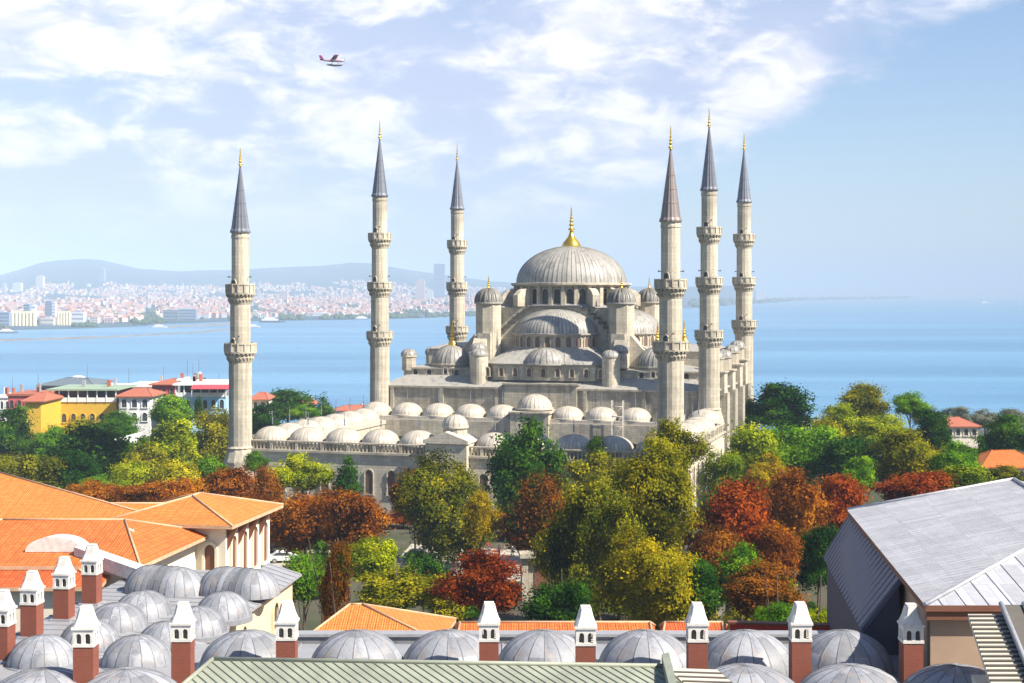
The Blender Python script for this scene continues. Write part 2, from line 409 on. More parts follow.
def make_land():
    pxs = list(range(-80, 916, 5)); fr = [0, .004, .012, .03, .06, .1, .16, .24, .33, .43, .54, .65, .76, .87, 1.0, 1.12]
    vs = []
    for px in pxs:
        Yc = coastY(px); Yr = max(11000, Yc + 2500)
        for f in fr:
            Y = Yc + f * (Yr - Yc)
            z = land(px, Y) if f < 1.05 else -40
            if f == 0: z = -31
            vs.append(((px - 512) * Y / F, Y, z))
    k = len(fr)
    fs = [(i * k + j, (i + 1) * k + j, (i + 1) * k + j + 1, i * k + j + 1) for i in range(len(pxs) - 1) for j in range(k - 1)]
    m, nt, b = new_mat('far shore land'); ob = tex(nt, 'Object', (.004, .004, .01))
    c = mix_n(nt, ramp_n(nt, noise_n(nt, ob, 1.0, 6, .65), (.4, .6)), (.020, .055, .085), (.05, .085, .11))  # blue of the distance haze is partly put into the land colour
    nt.links.new(c, b.inputs['Base Color']); b.inputs['Roughness'].default_value = .95
    tag(MB().add(vs, fs, smooth=True).build('hills', m), kind='structure')
make_land()

# haze: one closed box of even air round everything
def make_haze():
    m = bpy.data.materials.new('sea haze'); m.use_nodes = True; nt = m.node_tree; nt.nodes.clear()
    o = nt.nodes.new('ShaderNodeOutputMaterial'); v = nt.nodes.new('ShaderNodeVolumePrincipled')
    v.inputs['Color'].default_value = (.62, .80, 1.0, 1); v.inputs['Density'].default_value = HAZE_D; v.inputs['Anisotropy'].default_value = -.3
    nt.links.new(v.outputs[0], o.inputs['Volume'])
    tag(MB().box(-50000, 50000, -3000, 61000, -42, 420).build('haze', m, uv=False), kind='stuff')
HAZE_D = 0.00013
make_haze()

# ------------------------------------------------------------------ the mosque
MO = (11.9, 295.9, 0.0); MRZ = math.atan2(-.289, .957)
_c, _s = math.cos(MRZ), math.sin(MRZ)
def mw(u, v): return (MO[0] + u * _c - v * _s, MO[1] + u * _s + v * _c)

def dome_mesh(r, h, gores, seam=.0, bands=6, lip=.0, point=.0, sx_=1, sy_=1, a0=0, a1=2 * PI, seed=0, narrow=.12, steps=3, tv=.3):
    """lead dome: gores with raised seams, tint per gore panel"""
    rnd = random.Random(seed); mb = MB()
    full = abs(a1 - a0 - 2 * PI) < 1e-6
    nb = bands * 2
    angs = []
    for g in range(gores):
        b = (a1 - a0) / gores
        base = a0 + g * b
        angs.append((base, 1))
        if seam: angs += [(base + b * narrow, 0), (base + b * narrow * 2, 0)]
        for q in range(1, steps): angs.append((base + b * q / steps, 0))
        if seam: angs += [(base + b * (1 - narrow * 2), 0), (base + b * (1 - narrow), 0)]
    k = len(angs); closed = full
    if not full: angs.append((a1, 1)); k += 1
    vs = []
    for j in range(nb + 1):
        t = j / nb * PI / 2
        rr = r * math.cos(t) ** (1 - point); z = h * math.sin(t)
        for a, up in angs:
            q = rr + (seam * min(1, rr / r * 3) if up else 0)
            vs.append((q * math.cos(a) * sx_, q * math.sin(a) * sy_, z + (seam * .6 * z / h if up else 0)))
    kk = k if closed else k - 1
    tints = {}
    o = len(mb.v); mb.v += vs; per = k // gores
    for j in range(nb):
        for i in range(kk):
            i2 = (i + 1) % k
            mb.f.append([o + j * k + i, o + j * k + i2, o + (j + 1) * k + i2, o + (j + 1) * k + i]); mb.m.append(0); mb.sm.append(True)
            key = (i // per, j * 3 // nb); 
            if key not in tints: tints[key] = .35 + tv * rnd.random()
            edge_ = seam and (i % per in (0, per - 1))
            mb.t.append((0 if i % per == 0 else .15) if edge_ else tints[key])
    if lip:
        mb.lathe([(r + lip, -.25), (r + lip, 0), (r * .98, .06)], 48, m=0, a0=a0, a1=a1, sx_=sx_, sy_=sy_)
    return mb
def alem(h, r=.35):
    """stacked-ball roof finial"""
    p = [(r * .8, 0)]; z = 0
    for k, q in enumerate((1.0, .75, .6, .45)):
        hh = h * (.16 - .02 * k)
        p += [(r * .25, z + .02), (r * q, z + hh * .5), (r * .22, z + hh)]; z += hh + h * .02
    p += [(r * .24, z), (r * .2, h * .85), (.03, h)]
    return MB().lathe(p, 8, smooth=True)
def arch_pts(w, h, n=8, pointed=.12):
    """outline of an arched opening, bottom centre at 0,0"""
    r = w / 2; pts = [(-r, 0), (r, 0)]
    for i in range(n + 1):
        a = PI * i / n
        pts.append((r * math.cos(a), h - r + r * math.sin(a) * (1 + pointed * math.sin(a))))
    return pts
def window_mb(w, h, fr=.18, proud=.16, depth=.04):
    """arched stone surround (slot 0) with a set-back pane (slot 1); faces -Y at y=0"""
    mb = MB(); a = arch_pts(w, h)[1:]; b = arch_pts(w + 2 * fr, h + fr)[1:]
    a = [a[0]] + a[1:]; b = [b[0]] + b[1:]
    inn = a + [(-w / 2, 0)]; outr = b + [(-w / 2 - fr, 0)]
    n = len(inn)
    for i in range(n - 1):
        p = [(inn[i][0], -proud, inn[i][1]), (outr[i][0], -proud, outr[i][1]), (outr[i + 1][0], -proud, outr[i + 1][1]), (inn[i + 1][0], -proud, inn[i + 1][1])]
        q = [(x, 0.05, z) for x, _, z in p]
        mb.add(p + q, [(0, 1, 2, 3), (1, 5, 6, 2), (3, 7, 4, 0)])
    mb.box(-w / 2 - fr - .08, w / 2 + fr + .08, -proud - .07, .05, -.16, 0)
    pane = [(x, -depth, z) for x, z in arch_pts(w, h)]
    mb.add(pane, [tuple(range(len(pane)))], 1)
    return mb
_wins = {}
def window(parent, pos, ang, w, h, mats, name='window'):
    """ang: direction the window faces, in the parent's plan"""
    key = (w, h, mats[0].name, mats[1].name, name)
    if key not in _wins:
        o = window_mb(w, h).build(name, list(mats), parent); _wins[key] = o
    else: o = dup(_wins[key], parent)
    o.location = pos; o.rotation_euler = (0, 0, ang + PI / 2); return o
def comb_wall(mb, x0, x1, z0, z1, arches, y, th, m=0):
    """wall in the XZ plane with arched openings that reach its foot; arches = [(centre, width, height)]"""
    pts = [(x0, z0)]
    for c, w, h in sorted(arches):
        a = arch_pts(w, h)
        pts += [(c - w / 2, z0)] + [(c + x, z0 + z) for x, z in a[2:][::-1]] + [(c + w / 2, z0)]
    pts += [(x1, z0), (x1, z1), (x0, z1)]
    return mb.extrude([(x, y, z) for x, z in pts], (0, th, 0), m)

def build_mosque():
    root = empty('mosque', MO, MRZ, 'great stone mosque of cascading grey lead domes crowned by one large gold-tipped dome', 'mosque')
    st, ld_ = M['stone'], M['lead_warm']
    # outer walls
    mb = MB().box(-32, 32, -22.6, 22.6, 0, 18); mb.box(-32.4, 32.4, -23, 23, 18, 18.35); mb.box(-7, 7, -23.2, -20, 12, 18.9); mb.box(-7.3, 7.3, -23.5, -20, 18.9, 19.2)
    for u in (-29.5, -19.5, -8.5, 8.5, 19.5, 29.5): mb.box(u - .35, u + .35, -23, -22.5, 12, 17.99)
    for v in (-12.5, -2, 8, 16): mb.box(31.9, 33.4, v - 1.6, v + 1.6, 0, 17.5)
    mb.build('wall', M['stone_dark'], root)
    for v in (-18.5, -7.2, 3, 12): 
        for z in (3, 11): window(root, (32, v, z), 0, 1.6, 3.6, (M['stone_clean'], M['pane']))
    # lower roof
    lo = [(-32, -22.7), (32, -22.7), (32, 22.7), (-32, 22.7)]; hi = [(-28, -18.5), (28, -18.5), (28, 18.5), (-28, 18.5)]
    MB().prism(lo, 18.354, 20.2, 0, hi).build('lower_roof', M['lead_warm'], root)
    MB().box(-29, 29, -18, 18, 20, 21.3).box(-29.3, 29.3, -18.3, 18.3, 21.3, 21.6).build('upper_wall', st, root)
    MB().prism([(-29.2, -18.2), (29.2, -18.2), (29.2, 18.2), (-29.2, 18.2)], 21.604, 22.2, 0, [(-24, -13), (24, -13), (24, 13), (-24, 13)]).build('upper_roof', M['lead_warm'], root)
    for u in (-26.5, -23.7, -20.9, -18.1, 18.1, 20.9, 23.7, 26.5): window(root, (u, -18, 20.15), -PI / 2, .9, 1.05, (M['stone_clean'], M['pane']))
    # four sides: stepped arch wall, half dome, window drum, sloping lead roof, lower window wall, small half dome
    for k in range(4):
        a = k * PI / 2
        hold = root
        # stepped arch wall
        mb = MB(); pts = [(-11.6, 22)]
        stepz = [(-11.6, 28.3), (-10.4, 28.3), (-10.4, 29.2), (-9.5, 29.2), (-9.5, 30.1), (-8.6, 30.1), (-8.6, 31.0), (-7.6, 31.0), (-7.6, 31.8), (-6.4, 31.8), (-6.4, 32.6), (-5.0, 32.6), (-5.0, 33.2), (5.0, 33.2)]
        right = [(-x, z) for x, z in stepz[:13][::-1]]
        prof = [(-11.6, 22)] + stepz + right[1:] + [(11.6, 22)]
        mb.extrude([(x, -12.0, z) for x, z in prof], (0, 1.4, 0))
        # lead coping on each step
        for (x0, z0), (x1, z1) in zip(stepz + right, (stepz + right)[1:]):
            if abs(z0 - z1) < 1e-6 and abs(x1 - x0) > .2: mb.box(min(x0, x1) - .12, max(x0, x1) + .12, -12.4, -10.5, z0 + .004, z0 + .42, 1)
        mb.build('stepped_arch', [st, M['seam_dark']], root, rz=a)
        hd = dome_mesh(8.5, 4.7, 36, .07, 6, .35, steps=2, sy_=.86, a0=PI, a1=2 * PI, seed=k)
        o = hd.build('half_dome', ld_, root, rz=a); o.location = Matrix.Rotation(a, 3, 'Z') @ Vector((0, -10.8, 28.3))
        mb = MB().lathe([(8.3, 0), (8.3, 2.5)], 44, a0=PI, a1=2 * PI, sy_=.86)
        mb.lathe([(8.3, 2.2), (8.75, 2.45), (8.75, 2.6), (8.3, 2.6)], 44, a0=PI, a1=2 * PI, sy_=.86)
        o = mb.build('half_drum', M['stone_clean'], root, rz=a); o.location = Matrix.Rotation(a, 3, 'Z') @ Vector((0, -10.8, 25.6))
        if k in (0, 1, 3):
            for i in range(13):
                t = PI + PI * (i + .5) / 13
                if k != 0 and math.cos(t + a) * .0 - math.sin(t + a) < .1 and k == 1 and math.cos(t + a) < .1: continue
                p = Vector((8.3 * math.cos(t), -10.8 + 7.14 * math.sin(t), 25.75)); nrm = Vector((math.cos(t) * .86, math.sin(t), 0))
                p = Matrix.Rotation(a, 3, 'Z') @ p
                window(root, p, math.atan2(nrm.y, nrm.x) + a, 1.0, 1.95, (M['stone_clean'], M['pane_brown']))
        # sloping lead skirt
        mb = MB(); n = 24; top = []; bot = []
        for i in range(n + 1):
            t = PI + PI * i / n; c_, s_ = math.cos(t), math.sin(t)
            top.append((8.5 * c_, -10.8 + 7.3 * s_, 25.62))
            sc_ = min(12.8 / max(abs(c_), 1e-4), 10.4 / max(abs(s_), 1e-4)); sc_ = min(sc_, 14.2)
            bot.append((c_ * sc_, -10.8 + s_ * sc_, 22.7))
        vs = top + bot; fs = [(i + n + 1, i + n + 2, i + 1, i) for i in range(n)]
        mb.add(vs, fs)
        for i in range(0, n + 1):
            p, q = Vector(top[i]), Vector(bot[i]); w_ = Vector((0, 0, .07)); d = (q - p).cross(Vector((0, 0, 1))).normalized() * .05
            mb.add([p - d, q - d, q + d, p + d, p - d + w_, q - d + w_, q + d + w_, p + d + w_], [(4, 5, 6, 7), (0, 1, 5, 4), (2, 3, 7, 6)])
        # the eave under it
        bb = [(x * 1.0, y, 22.7) for x, y, z in bot]; cc = [(x * .985, y + .3, 22.35) for x, y, z in bot]
        mb.add(bb + cc, [(i, i + 1, i + n + 2, i + n + 1) for i in range(n)])
        mb.build('skirt_roof', M['lead_warm'], root, rz=a)
        poly = [(x * .975, y + .4) for x, y, z in bot]
        mb = MB().prism(poly, 19.6, 22.4); mb.build('lower_drum', M['stone_clean'], root, rz=a)
        for i in range(9 if k == 0 else 0):
            window(root, (-11 + i * 2.75 - (.0), -20.83, 20.35), -PI / 2, .8, 1.5, (M['stone_clean'], M['pane_brown']))
        ex = dome_mesh(3.9, 2.9, 20, .10, 4, .3, seed=20 + k).build('small_half_dome', ld_, root, rz=a)
        ex.location = Matrix.Rotation(a, 3, 'Z') @ Vector((0, -18.9, 22.8))
        for sg in (-1, 1):
            # buttress with a rounded lead back, and the round stair turret in front of it
            mb = MB().extrude([(sg * 12.6, -14, 22), (sg * 12.6, -19.0, 22), (sg * 12.6, -19.0, 24.6), (sg * 12.6, -17.6, 25.6), (sg * 12.6, -15.5, 28.0), (sg * 12.6, -14, 28.0)], (sg * 2.6, 0, 0))
            mb.build('buttress', M['stone_clean'], root, rz=a)
            if k == 0:
                MB().lathe([(1.7, 0), (1.7, 5.7), (1.85, 5.8), (1.85, 6.0)], 20, (sg * 13 - .2 * sg, -20.3, 18.4)).build('stair_turret', M['stone_clean'], root)
                dome_mesh(1.8, 1.1, 12, .06, 3, .05, seed=40 + sg).build('turret_cap', M['lead_warm'], root, (sg * 12.8, -20.3, 24.4))
                dome_mesh(1.7, 1.0, 12, .06, 3, .05, seed=44 + sg).build('buttress_cap', M['lead_warm'], root, (sg * 14.0, -17.2, 25.4))
    # central block and main drum
    MB().box(-11.4, 11.4, -11.4, 11.4, 22, 33.2).build('central_block', st, root)
    mb = MB().lathe([(13.2, 0), (13.2, .3), (11.2, .75)], 8, (0, 0, 33.204), a0=PI / 8, a1=2 * PI + PI / 8, cap=True); mb.build('drum_skirt', M['lead_flat'], root)
    mb = MB().lathe([(10.9, 0), (10.9, 3.9)], 56, (0, 0, 33.6))
    mb.lathe([(10.9, 3.5), (11.7, 3.8), (12.1, 4.0), (12.1, 4.35), (11.3, 4.4)], 56, (0, 0, 33.6))
    for i in range(28):
        t = 2 * PI * (i + .5) / 28; c_, s_ = math.cos(t), math.sin(t)
        mb.obox((11.1 * c_, 11.1 * s_), (c_, s_), (-s_, c_), .45, .38, 33.6, 37.3)
    drum = mb.build('drum', M['stone_clean'], root)
    for i in range(28):
        t = 2 * PI * i / 28
        if math.sin(t) < .55: window(root, (10.9 * math.cos(t), 10.9 * math.sin(t), 33.95), t, 1.3, 2.85, (M['stone_clean'], M['pane']))
    for i in range(8):
        t = PI / 4 * (i // 2 * 2 + 1) + (.2 if i % 2 else -.2); c_, s_ = math.cos(t), math.sin(t)
        mb = MB(); ax = Vector((c_, s_, 0)); tt = Vector((-s_, c_, 0))
        prof = [(11, 33.4), (14.6, 33.4), (14.6, 35.6), (13.6, 36.5), (12.2, 36.9), (11, 36.9)]
        mb.extrude([ax * r_ + Vector((0, 0, z)) - tt * .7 for r_, z in prof], tt * 1.4)
        mb.build('flying_buttress', M['stone_clean'], root)
    main = dome_mesh(11.0, 7.4, 72, .07, 9, .45, steps=2, seed=3).build('main_dome', ld_, root, (0, 0, 38.0))
    MB().lathe([(1.8, -.5), (1.85, .2), (1.6, .8), (1.1, 1.4), (.65, 2.0), (.4, 2.7), (.3, 3.3)], 24, (0, 0, 7.3), smooth=True, rib=.05).build('dome_crown', M['gold'], main)
    alem(5.0, .8).build('finial', M['gold'], main, (0, 0, 10.4))
    # weight towers
    for su in (-1, 1):
        for sv in (-1, 1):
            mb = MB().lathe([(2.6, 0), (2.6, 11.9), (2.85, 12.05), (2.85, 12.3)], 8, (0, 0, 21.9), a0=PI / 8 + R(14), a1=2 * PI + PI / 8 + R(14), cap=True)
            tw = mb.build('weight_tower', M['stone_clean'], root, (su * 13.2, sv * 13.2, 0))
            cap = dome_mesh(2.5, 2.6, 16, .34, 5, .3, seed=50 + su + 3 * sv, narrow=.3).build('tower_cap', M['lead_warm'], tw, (0, 0, 34.2))
            alem(2.6, .5).build('finial', M['gold'], tw, (0, 0, 36.8))
            MB().box(-1.3, 1.3, -6, 0, 0, 6.1).build('tower_shoulder', st, root, (su * 13.2, -sv * 0 + sv * 13.2 + (3 if sv < 0 else 3), 22.2))
    # corner domes
    for su in (-1, 1):
        for sv in (-1, 1):
            mb = MB().lathe([(4.25, -1.9), (4.25, 0), (4.5, .1), (4.5, .35)], 16, a0=PI / 16, a1=2 * PI + PI / 16, cap=True)
            dr = mb.build('corner_drum', M['stone_clean'], root, (su * 20.3, sv * 14, 22.0))
            cdm = dome_mesh(4.1, 3.5, 28, .10, 5, .12, seed=60 + su + 3 * sv).build('corner_dome', ld_, root, (su * 20.3, sv * 14, 22.36))
            MB().lathe([(.95, -.1), (.85, .5), (.45, 1.0), (.3, 1.3)], 12, (0, 0, 3.5), smooth=True).build('dome_crown', M['gold'], cdm)
            alem(3.6, .75).build('finial', M['gold'], cdm, (0, 0, 4.5))
            for i in range(16):
                t = 2 * PI * i / 16
                if sv < 0 and -math.sin(t) > .3: window(dr, (4.2 * math.cos(t), 4.2 * math.sin(t), -1.6), t, .7, 1.2, (M['stone_clean'], M['pane']))
    # little domed turrets along the sides
    for u, v, zb, zt in ((-28.2, -17.2, 21, 23.9), (31, -12.5, 17, 24.0), (31, -2, 17, 23.8), (31, 8, 17, 24.4), (31, 16, 17, 25.0), (-31, 4, 17, 23.5), (-31, 14, 17, 23.5)):
        mb = MB()
        if u > 30 or u < -30:
            mb.box(-1.9, 1.9, -1.9, 1.9, 0, zt - 2.8 - zb).box(-2.15, 2.15, -2.15, 2.15, zt - 2.8 - zb, zt - 2.5 - zb)
            b0 = zt - 2.5 - zb
        else: b0 = 0
        mb.lathe([(1.45, b0), (1.45, zt - .35 - zb), (1.65, zt - .3 - zb), (1.65, zt - zb)], 8, cap=True)
        tr = mb.build('side_turret', M['stone_clean'], root, (u, v, zb))
        dome_mesh(1.55, 1.25, 12, .08, 3, seed=70).build('turret_cap', M['lead_warm'], tr, (0, 0, zt - zb))
    # side gallery roofs
    for su in (-1, 1):
        MB().box(-3.4, 3.4, -12, 12, 0, 4.8).build('side_gallery', st, root, (su * 24.8, 6, 20.0))
        MB().prism([(-3.7, -12.3), (3.7, -12.3), (3.7, 12.3), (-3.7, 12.3)], 0, .9, 0, [(-1, -9), (1, -9), (1, 9), (-1, 9)]).build('gallery_roof', M['lead_warm'], root, (su * 24.8, 6, 24.804))
    return root
mosque = build_mosque()

def build_court():
    root = empty('mosque_courtyard', MO, MRZ, 'walled stone forecourt ringed by pale domed arcades in front of the mosque', 'courtyard')
    st = M['stone']
    U, V0, V1 = 34.2, -74.6, -23.2
    mb = MB().box(-U, U, V0, V0 + 1.1, 0, 11.0).box(-U, -U + 1.1, V0 + 1.1, V1, 0, 11.0).box(U - 1.1, U, V0 + 1.1, V1, 0, 11.0)
    mb.build('outer_wall', M['stone_lit'], root)
    mb = MB(); e = .35
    mb.box(-U - e, U + e, V0 - e, V0 + 1.4, 11.0, 11.35).box(-U - e, -U + 1.4, V0 + 1.4, V1, 11.0, 11.35).box(U - 1.4, U + e, V0 + 1.4, V1, 11.0, 11.35)
    mb.build('cornice', M['stone_clean'], root)
    # balustrade: posts, balusters and rail
    mb = MB(); z0, z1 = 11.354, 12.55
    def bal(xa, ya, xb, yb):
        n = int(math.hypot(xb - xa, yb - ya) / .62); dx, dy = (xb - xa) / n, (yb - ya) / n
        for i in range(n + 1):
            x, y = xa + dx * i, ya + dy * i; w = .24 if i % 7 == 0 else .13
            mb.box(x - w, x + w, y - w, y + w, z0, z1)
        ux = .18 if abs(xb - xa) < 1 else 0; uy = .18 if ux == 0 else 0
        mb.box(min(xa, xb) - ux - .1, max(xa, xb) + ux + .1, min(ya, yb) - uy - .1, max(ya, yb) + uy + .1, z1, z1 + .22)
    bal(-U + .2, V0 + .2, U - .2, V0 + .2); bal(-U + .2, V0 + .9, -U + .2, V1); bal(U - .2, V0 + .9, U - .2, V1)
    mb.build('balustrade', M['stone_clean'], root)
    # arcade roofs
    mb = MB().box(-U + 1.2, U - 1.2, V0 + 1.2, V0 + 6.6, 11.6, 12.3).box(-U + 1.2, -U + 6.2, V0 + 6.604, -29.6, 11.6, 12.3).box(U - 6.2, U - 1.2, V0 + 6.604, -29.6, 11.6, 12.3)
    mb.box(-U + 1.2, U - 1.2, -29.596, V1 + .3, 11.9, 13.1)
    mb.build('arcade_roof', M['lead_pale'], root)
    # inner arcades with open arches
    mb = MB(); ar = [(-25.1 + 6.27 * i, 5.0, 8.6) for i in range(9)]
    comb_wall(mb, -28.2, 28.2, .5, 12.5, ar, -29.9, .6)
    comb_wall(mb, -28.2, 28.2, .5, 12.1, ar, V0 + 6.2, .6)
    mb.build('arcade', M['stone_clean'], root)
    for sg in (-1, 1):
        mb = MB(); comb_wall(mb, -19.2, 19.2, .5, 12.1, [(-15.9 + 6.35 * i, 5.0, 8.6) for i in range(6)], 0, .6)
        mb.build('arcade', M['stone_clean'], root, (sg * 28.2, -49, 0), PI / 2)
    # domes
    dm = dome_mesh(2.95, 2.1, 28, .04, 5, .15, seed=80, narrow=.08)
    first = None
    spots = [(-31.2 + 6.24 * i, -70.9, 12.55) for i in range(11) if i != 5] + [(-31.2 + 6.24 * i, -26.6, 13.35) for i in range(11) if i != 5]
    spots += [(sg * 31.2, -64.6 + 6.34 * i, 12.55) for i in range(6) for sg in (-1, 1)]
    for (u, v, z) in spots:
        if first is None:
            first = dm.build('arcade_dome', M['lead_pale'], root, (u, v, z)); fp = MB().lathe([(.12, 0), (.08, .5), (.14, .8), (.05, 1.1), (.05, 1.9), (.01, 2.2)], 6, smooth=True).build('finial', M['lead_spire'], first, (0, 0, 2.45)); d = first
        else:
            d = dup(first, root, (u, v, z), random.choice((0, .1, .2, .05))); dup(fp, d)
        d['tint_seed'] = 1
        MB
    drs = MB()
    for (u, v, z) in spots: drs.lathe([(3.05, -.45), (3.05, -.26)], 16, (u, v, z))
    # portal in front of the prayer hall
    MB().box(-3.6, 3.6, -30.4, -23, 0, 14.2).box(-3.9, 3.9, -30.7, -22.9, 14.2, 14.5).build('portal', M['stone_clean'], root)
    MB().lathe([(3.1, 0), (3.1, .5)], 16, (0, -26.6, 14.5), cap=True).build('portal_drum', M['stone_clean'], root)
    dome_mesh(3.15, 2.5, 24, .05, 5, .25, seed=81).build('portal_dome', M['lead_pale'], root, (0, -26.6, 15.0))
    # outer gate with a gabled front and a small dome
    mb = MB().box(-3.3, 3.3, V0 - 1.2, V0 + 5.4, 0, 13.2)
    mb.extrude([(-3.6, V0 - 1.5, 13.2), (3.6, V0 - 1.5, 13.2), (3.6, V0 - 1.5, 13.7), (0, V0 - 1.5, 15.0), (-3.6, V0 - 1.5, 13.7)], (0, 1.6, 0))
    mb.build('gate', M['stone_lit'], root)
    MB().prism([(-3.5, V0 + .15), (3.5, V0 + .15), (3.5, V0 + 6), (-3.5, V0 + 6)], 13.204, 14.4, 0, [(-1.2, V0 + 1), (1.2, V0 + 1), (1.2, V0 + 5), (-1.2, V0 + 5)]).build('gate_roof', M['lead_pale'], root)
    MB().lathe([(1.9, 13.6), (1.9, 15.3), (2.05, 15.35), (2.05, 15.5)], 12, (0, V0 + 3.2, 0)).build('gate_drum', M['stone_clean'], root)
    dome_mesh(2.0, 1.8, 14, .07, 4, .1, seed=82).build('gate_dome', M['lead_pale'], root, (0, V0 + 3.2, 15.5))
    window(root, (0, V0 - 1.2, 0.1), -PI / 2, 3.0, 7.5, (M['stone_clean'], M['pane']), 'gate_arch')
    # tall arched windows of the front wall and the right wall
    for i in range(18):
        u = -31.6 + 3.72 * i
        if abs(u) > 4: window(root, (u, V0, 4.9), -PI / 2, 1.25, 3.7, (M['stone_clean'], M['pane_brown']))
    for i in range(12): window(root, (U, -71.5 + 4.0 * i, 4.9), 0, 1.25, 3.7, (M['stone_clean'], M['pane_brown']))
    return root
court = build_court()

# ------------------------------------------------------------------ minarets
def minaret(u, v, tip, cone, eave, balcs, r0, r1, base_z, label, spire_mat):
    x, y = mw(u, v); x -= .6; Y = y
    root = empty('minaret', (x, y, 0), MRZ + .1, label, 'minaret', 'six minarets of the mosque')
    z = lambda p: ZY(p, Y)
    nb = len(balcs)
    zs = [z(b[2]) for b in balcs]           # corbel feet, top balcony first
    def rad(i): return r0 + (r1 - r0) * i / nb       # i balconies below
    # base
    MB().lathe([(r0 * 1.45, 0), (r0 * 1.45, base_z - 2), (r0 * 1.12, base_z)], 12, cap=True).lathe([(r0 * 1.12, base_z - .02), (r0 * 1.2, base_z + .15), (r0 * 1.02, base_z + .5)], 16).build('base', M['stone_clean'], root)
    prof = [(r0 * 1.02, base_z)]
    order = balcs[::-1]
    for i, (rt, rb, cbt) in enumerate(order):
        r = rad(i); rn = rad(i + 1)
        prof += [(r, z(cbt) + .4), (rn, z(cbt) + .41)]
    prof += [(r1, z(eave) - 1.0), (r1 * 1.06, z(eave) - .95), (r1 * 1.06, z(eave) - .6), (r1, z(eave) - .55), (r1 * 1.05, z(eave))]
    MB().lathe(prof, 32, rib=.02).build('shaft', M['stone_clean'], root)
    for i, (rt, rb, cbt) in enumerate(order):
        r = rad(i); R_ = r * 1.0 + .64
        zt, zm, zb = z(rt), z(rb), z(cbt)
        mb = MB(); hh = zm - zb
        # corbelled underside: two tiers of brackets with deep gaps between them
        mb.lathe([(r, zb), (r + .1, zb + hh * .12), (r + .2, zb + hh * .5), (r + .34, zb + hh * .52), (r + .38, zm)], 32)
        for k in range(22):
            for t0, t1, ri, ro, off in ((.0, .55, r, r + .40, 0), (.42, 1.0, r + .1, R_ + .04, .5)):
                a_ = 2 * PI * (k + off) / 22; ca, sa = math.cos(a_), math.sin(a_); tv_ = Vector((-sa, ca, 0)) * .11; rv_ = Vector((ca, sa, 0))
                za, zc_ = zb + hh * t0, zb + hh * t1
                pr_ = [rv_ * (ri - .05) + Vector((0, 0, za)), rv_ * ro + Vector((0, 0, zc_ - hh * .12)), rv_ * ro + Vector((0, 0, zc_)), rv_ * (ri - .05) + Vector((0, 0, zc_))]
                mb.extrude([p - tv_ for p in pr_], tv_ * 2)
        mb.lathe([(R_ + .1, zm), (R_ + .1, zm + .22), (r * .8, zm + .22)], 20)
        mb.lathe([(r * .9, zm), (R_ + .1, zm)], 20)
        bal = mb.build('balcony', M['stone_clean'], root)
        # parapet: solid panels between posts, a rail on top
        pb = MB(); n = 14; hgt = zt - zm - .22
        for k in range(n):
            a0 = 2 * PI * k / n; a1 = 2 * PI * (k + 1) / n
            p0 = Vector((R_ * math.cos(a0), R_ * math.sin(a0), 0)); p1 = Vector((R_ * math.cos(a1), R_ * math.sin(a1), 0))
            c_ = (p0 + p1) / 2; ax = c_.normalized(); ay = Vector((-ax.y, ax.x, 0)); hl = (p1 - p0).length / 2
            pb.obox((c_.x - ax.x * .05, c_.y - ax.y * .05), (ax.x, ax.y), (ay.x, ay.y), .06, hl - .05, zm + .24, zt - .2)
            pb.obox((p0.x, p0.y), (math.cos(a0), math.sin(a0)), (-math.sin(a0), math.cos(a0)), .13, .12, zm + .23, zt + .03)
        pb.lathe([(R_ - .18, zt - .22), (R_ + .12, zt - .22), (R_ + .12, zt), (R_ - .18, zt), (R_ - .18, zt - .22)], n)
        pb.build('parapet', M['stone_clean'], bal)
        dr = window(bal, (r * .98 * math.cos(-1.9), r * .98 * math.sin(-1.9), zm + .24), -1.9, .7, 2.0, (M['stone_clean'], M['pane']), 'balcony_door')
    for i, (rt, rb, cbt) in enumerate(order[:3]):          # loudspeaker horns above the parapet
        for a in (-2.6, -1.3, -.2, 2.2):
            r = rad(i + 1); ca, sa = math.cos(a), math.sin(a)
            MB().tube([(r * .9 * ca, r * .9 * sa, 0), (r * ca + .25 * ca, r * sa + .25 * sa, 0), ((r + .6) * ca, (r + .6) * sa, .05)], [.04, .05, .15], 8).build('loudspeaker', M['seam_dark'], root, (0, 0, z(rt) + 1.1)) if (i + int(a * 10)) % 2 else None
    zc, ze = z(cone), z(eave)
    n = 16; mb = MB()
    tint = [random.random() * .6 + .2 for _ in range(9)]
    prof = [(r1 * 1.16, ze - .12), (r1 * 1.16, ze + .12), (r1 * 1.02, ze + .5)] + [(r1 * 1.02 * (1 - t) + .1 * t, ze + .5 + (zc - ze - .5) * t) for t in (.2, .4, .6, .8, 1)]
    mb.lathe(prof, 32, rib=.05, tints=tint)
    for t in (.2, .4, .6): 
        rr = r1 * 1.02 * (1 - t) + .1 * t; zz = ze + .5 + (zc - ze - .5) * t
        mb.lathe([(rr + .02, zz - .06), (rr + .07, zz), (rr + .0, zz + .06)], 32)
    sp = mb.build('spire', spire_mat, root)
    alem(z(tip) - zc + .2, .42).build('finial', M['gold'], sp, (0, 0, zc - .2))
    return root
sp2 = lead('brown spire lead', (.20, .165, .15), (.13, .11, .10), scale=.6, stain=.4)
minaret(-34.35, -74.6, 148, 165, 232, [(284, 294.5, 305), (343, 353, 363)], 1.8, 1.36, 11.3, 'stout minaret with only two balconies at the outer corner of the forecourt on the left', M['lead_spire'])
minaret(34.8, -74.6, 126, 148, 221, [(279, 289, 299), (341, 351, 361)], 1.88, 1.38, 9, 'two-balcony minaret with a brownish spire in front of the right side of the mosque', sp2)
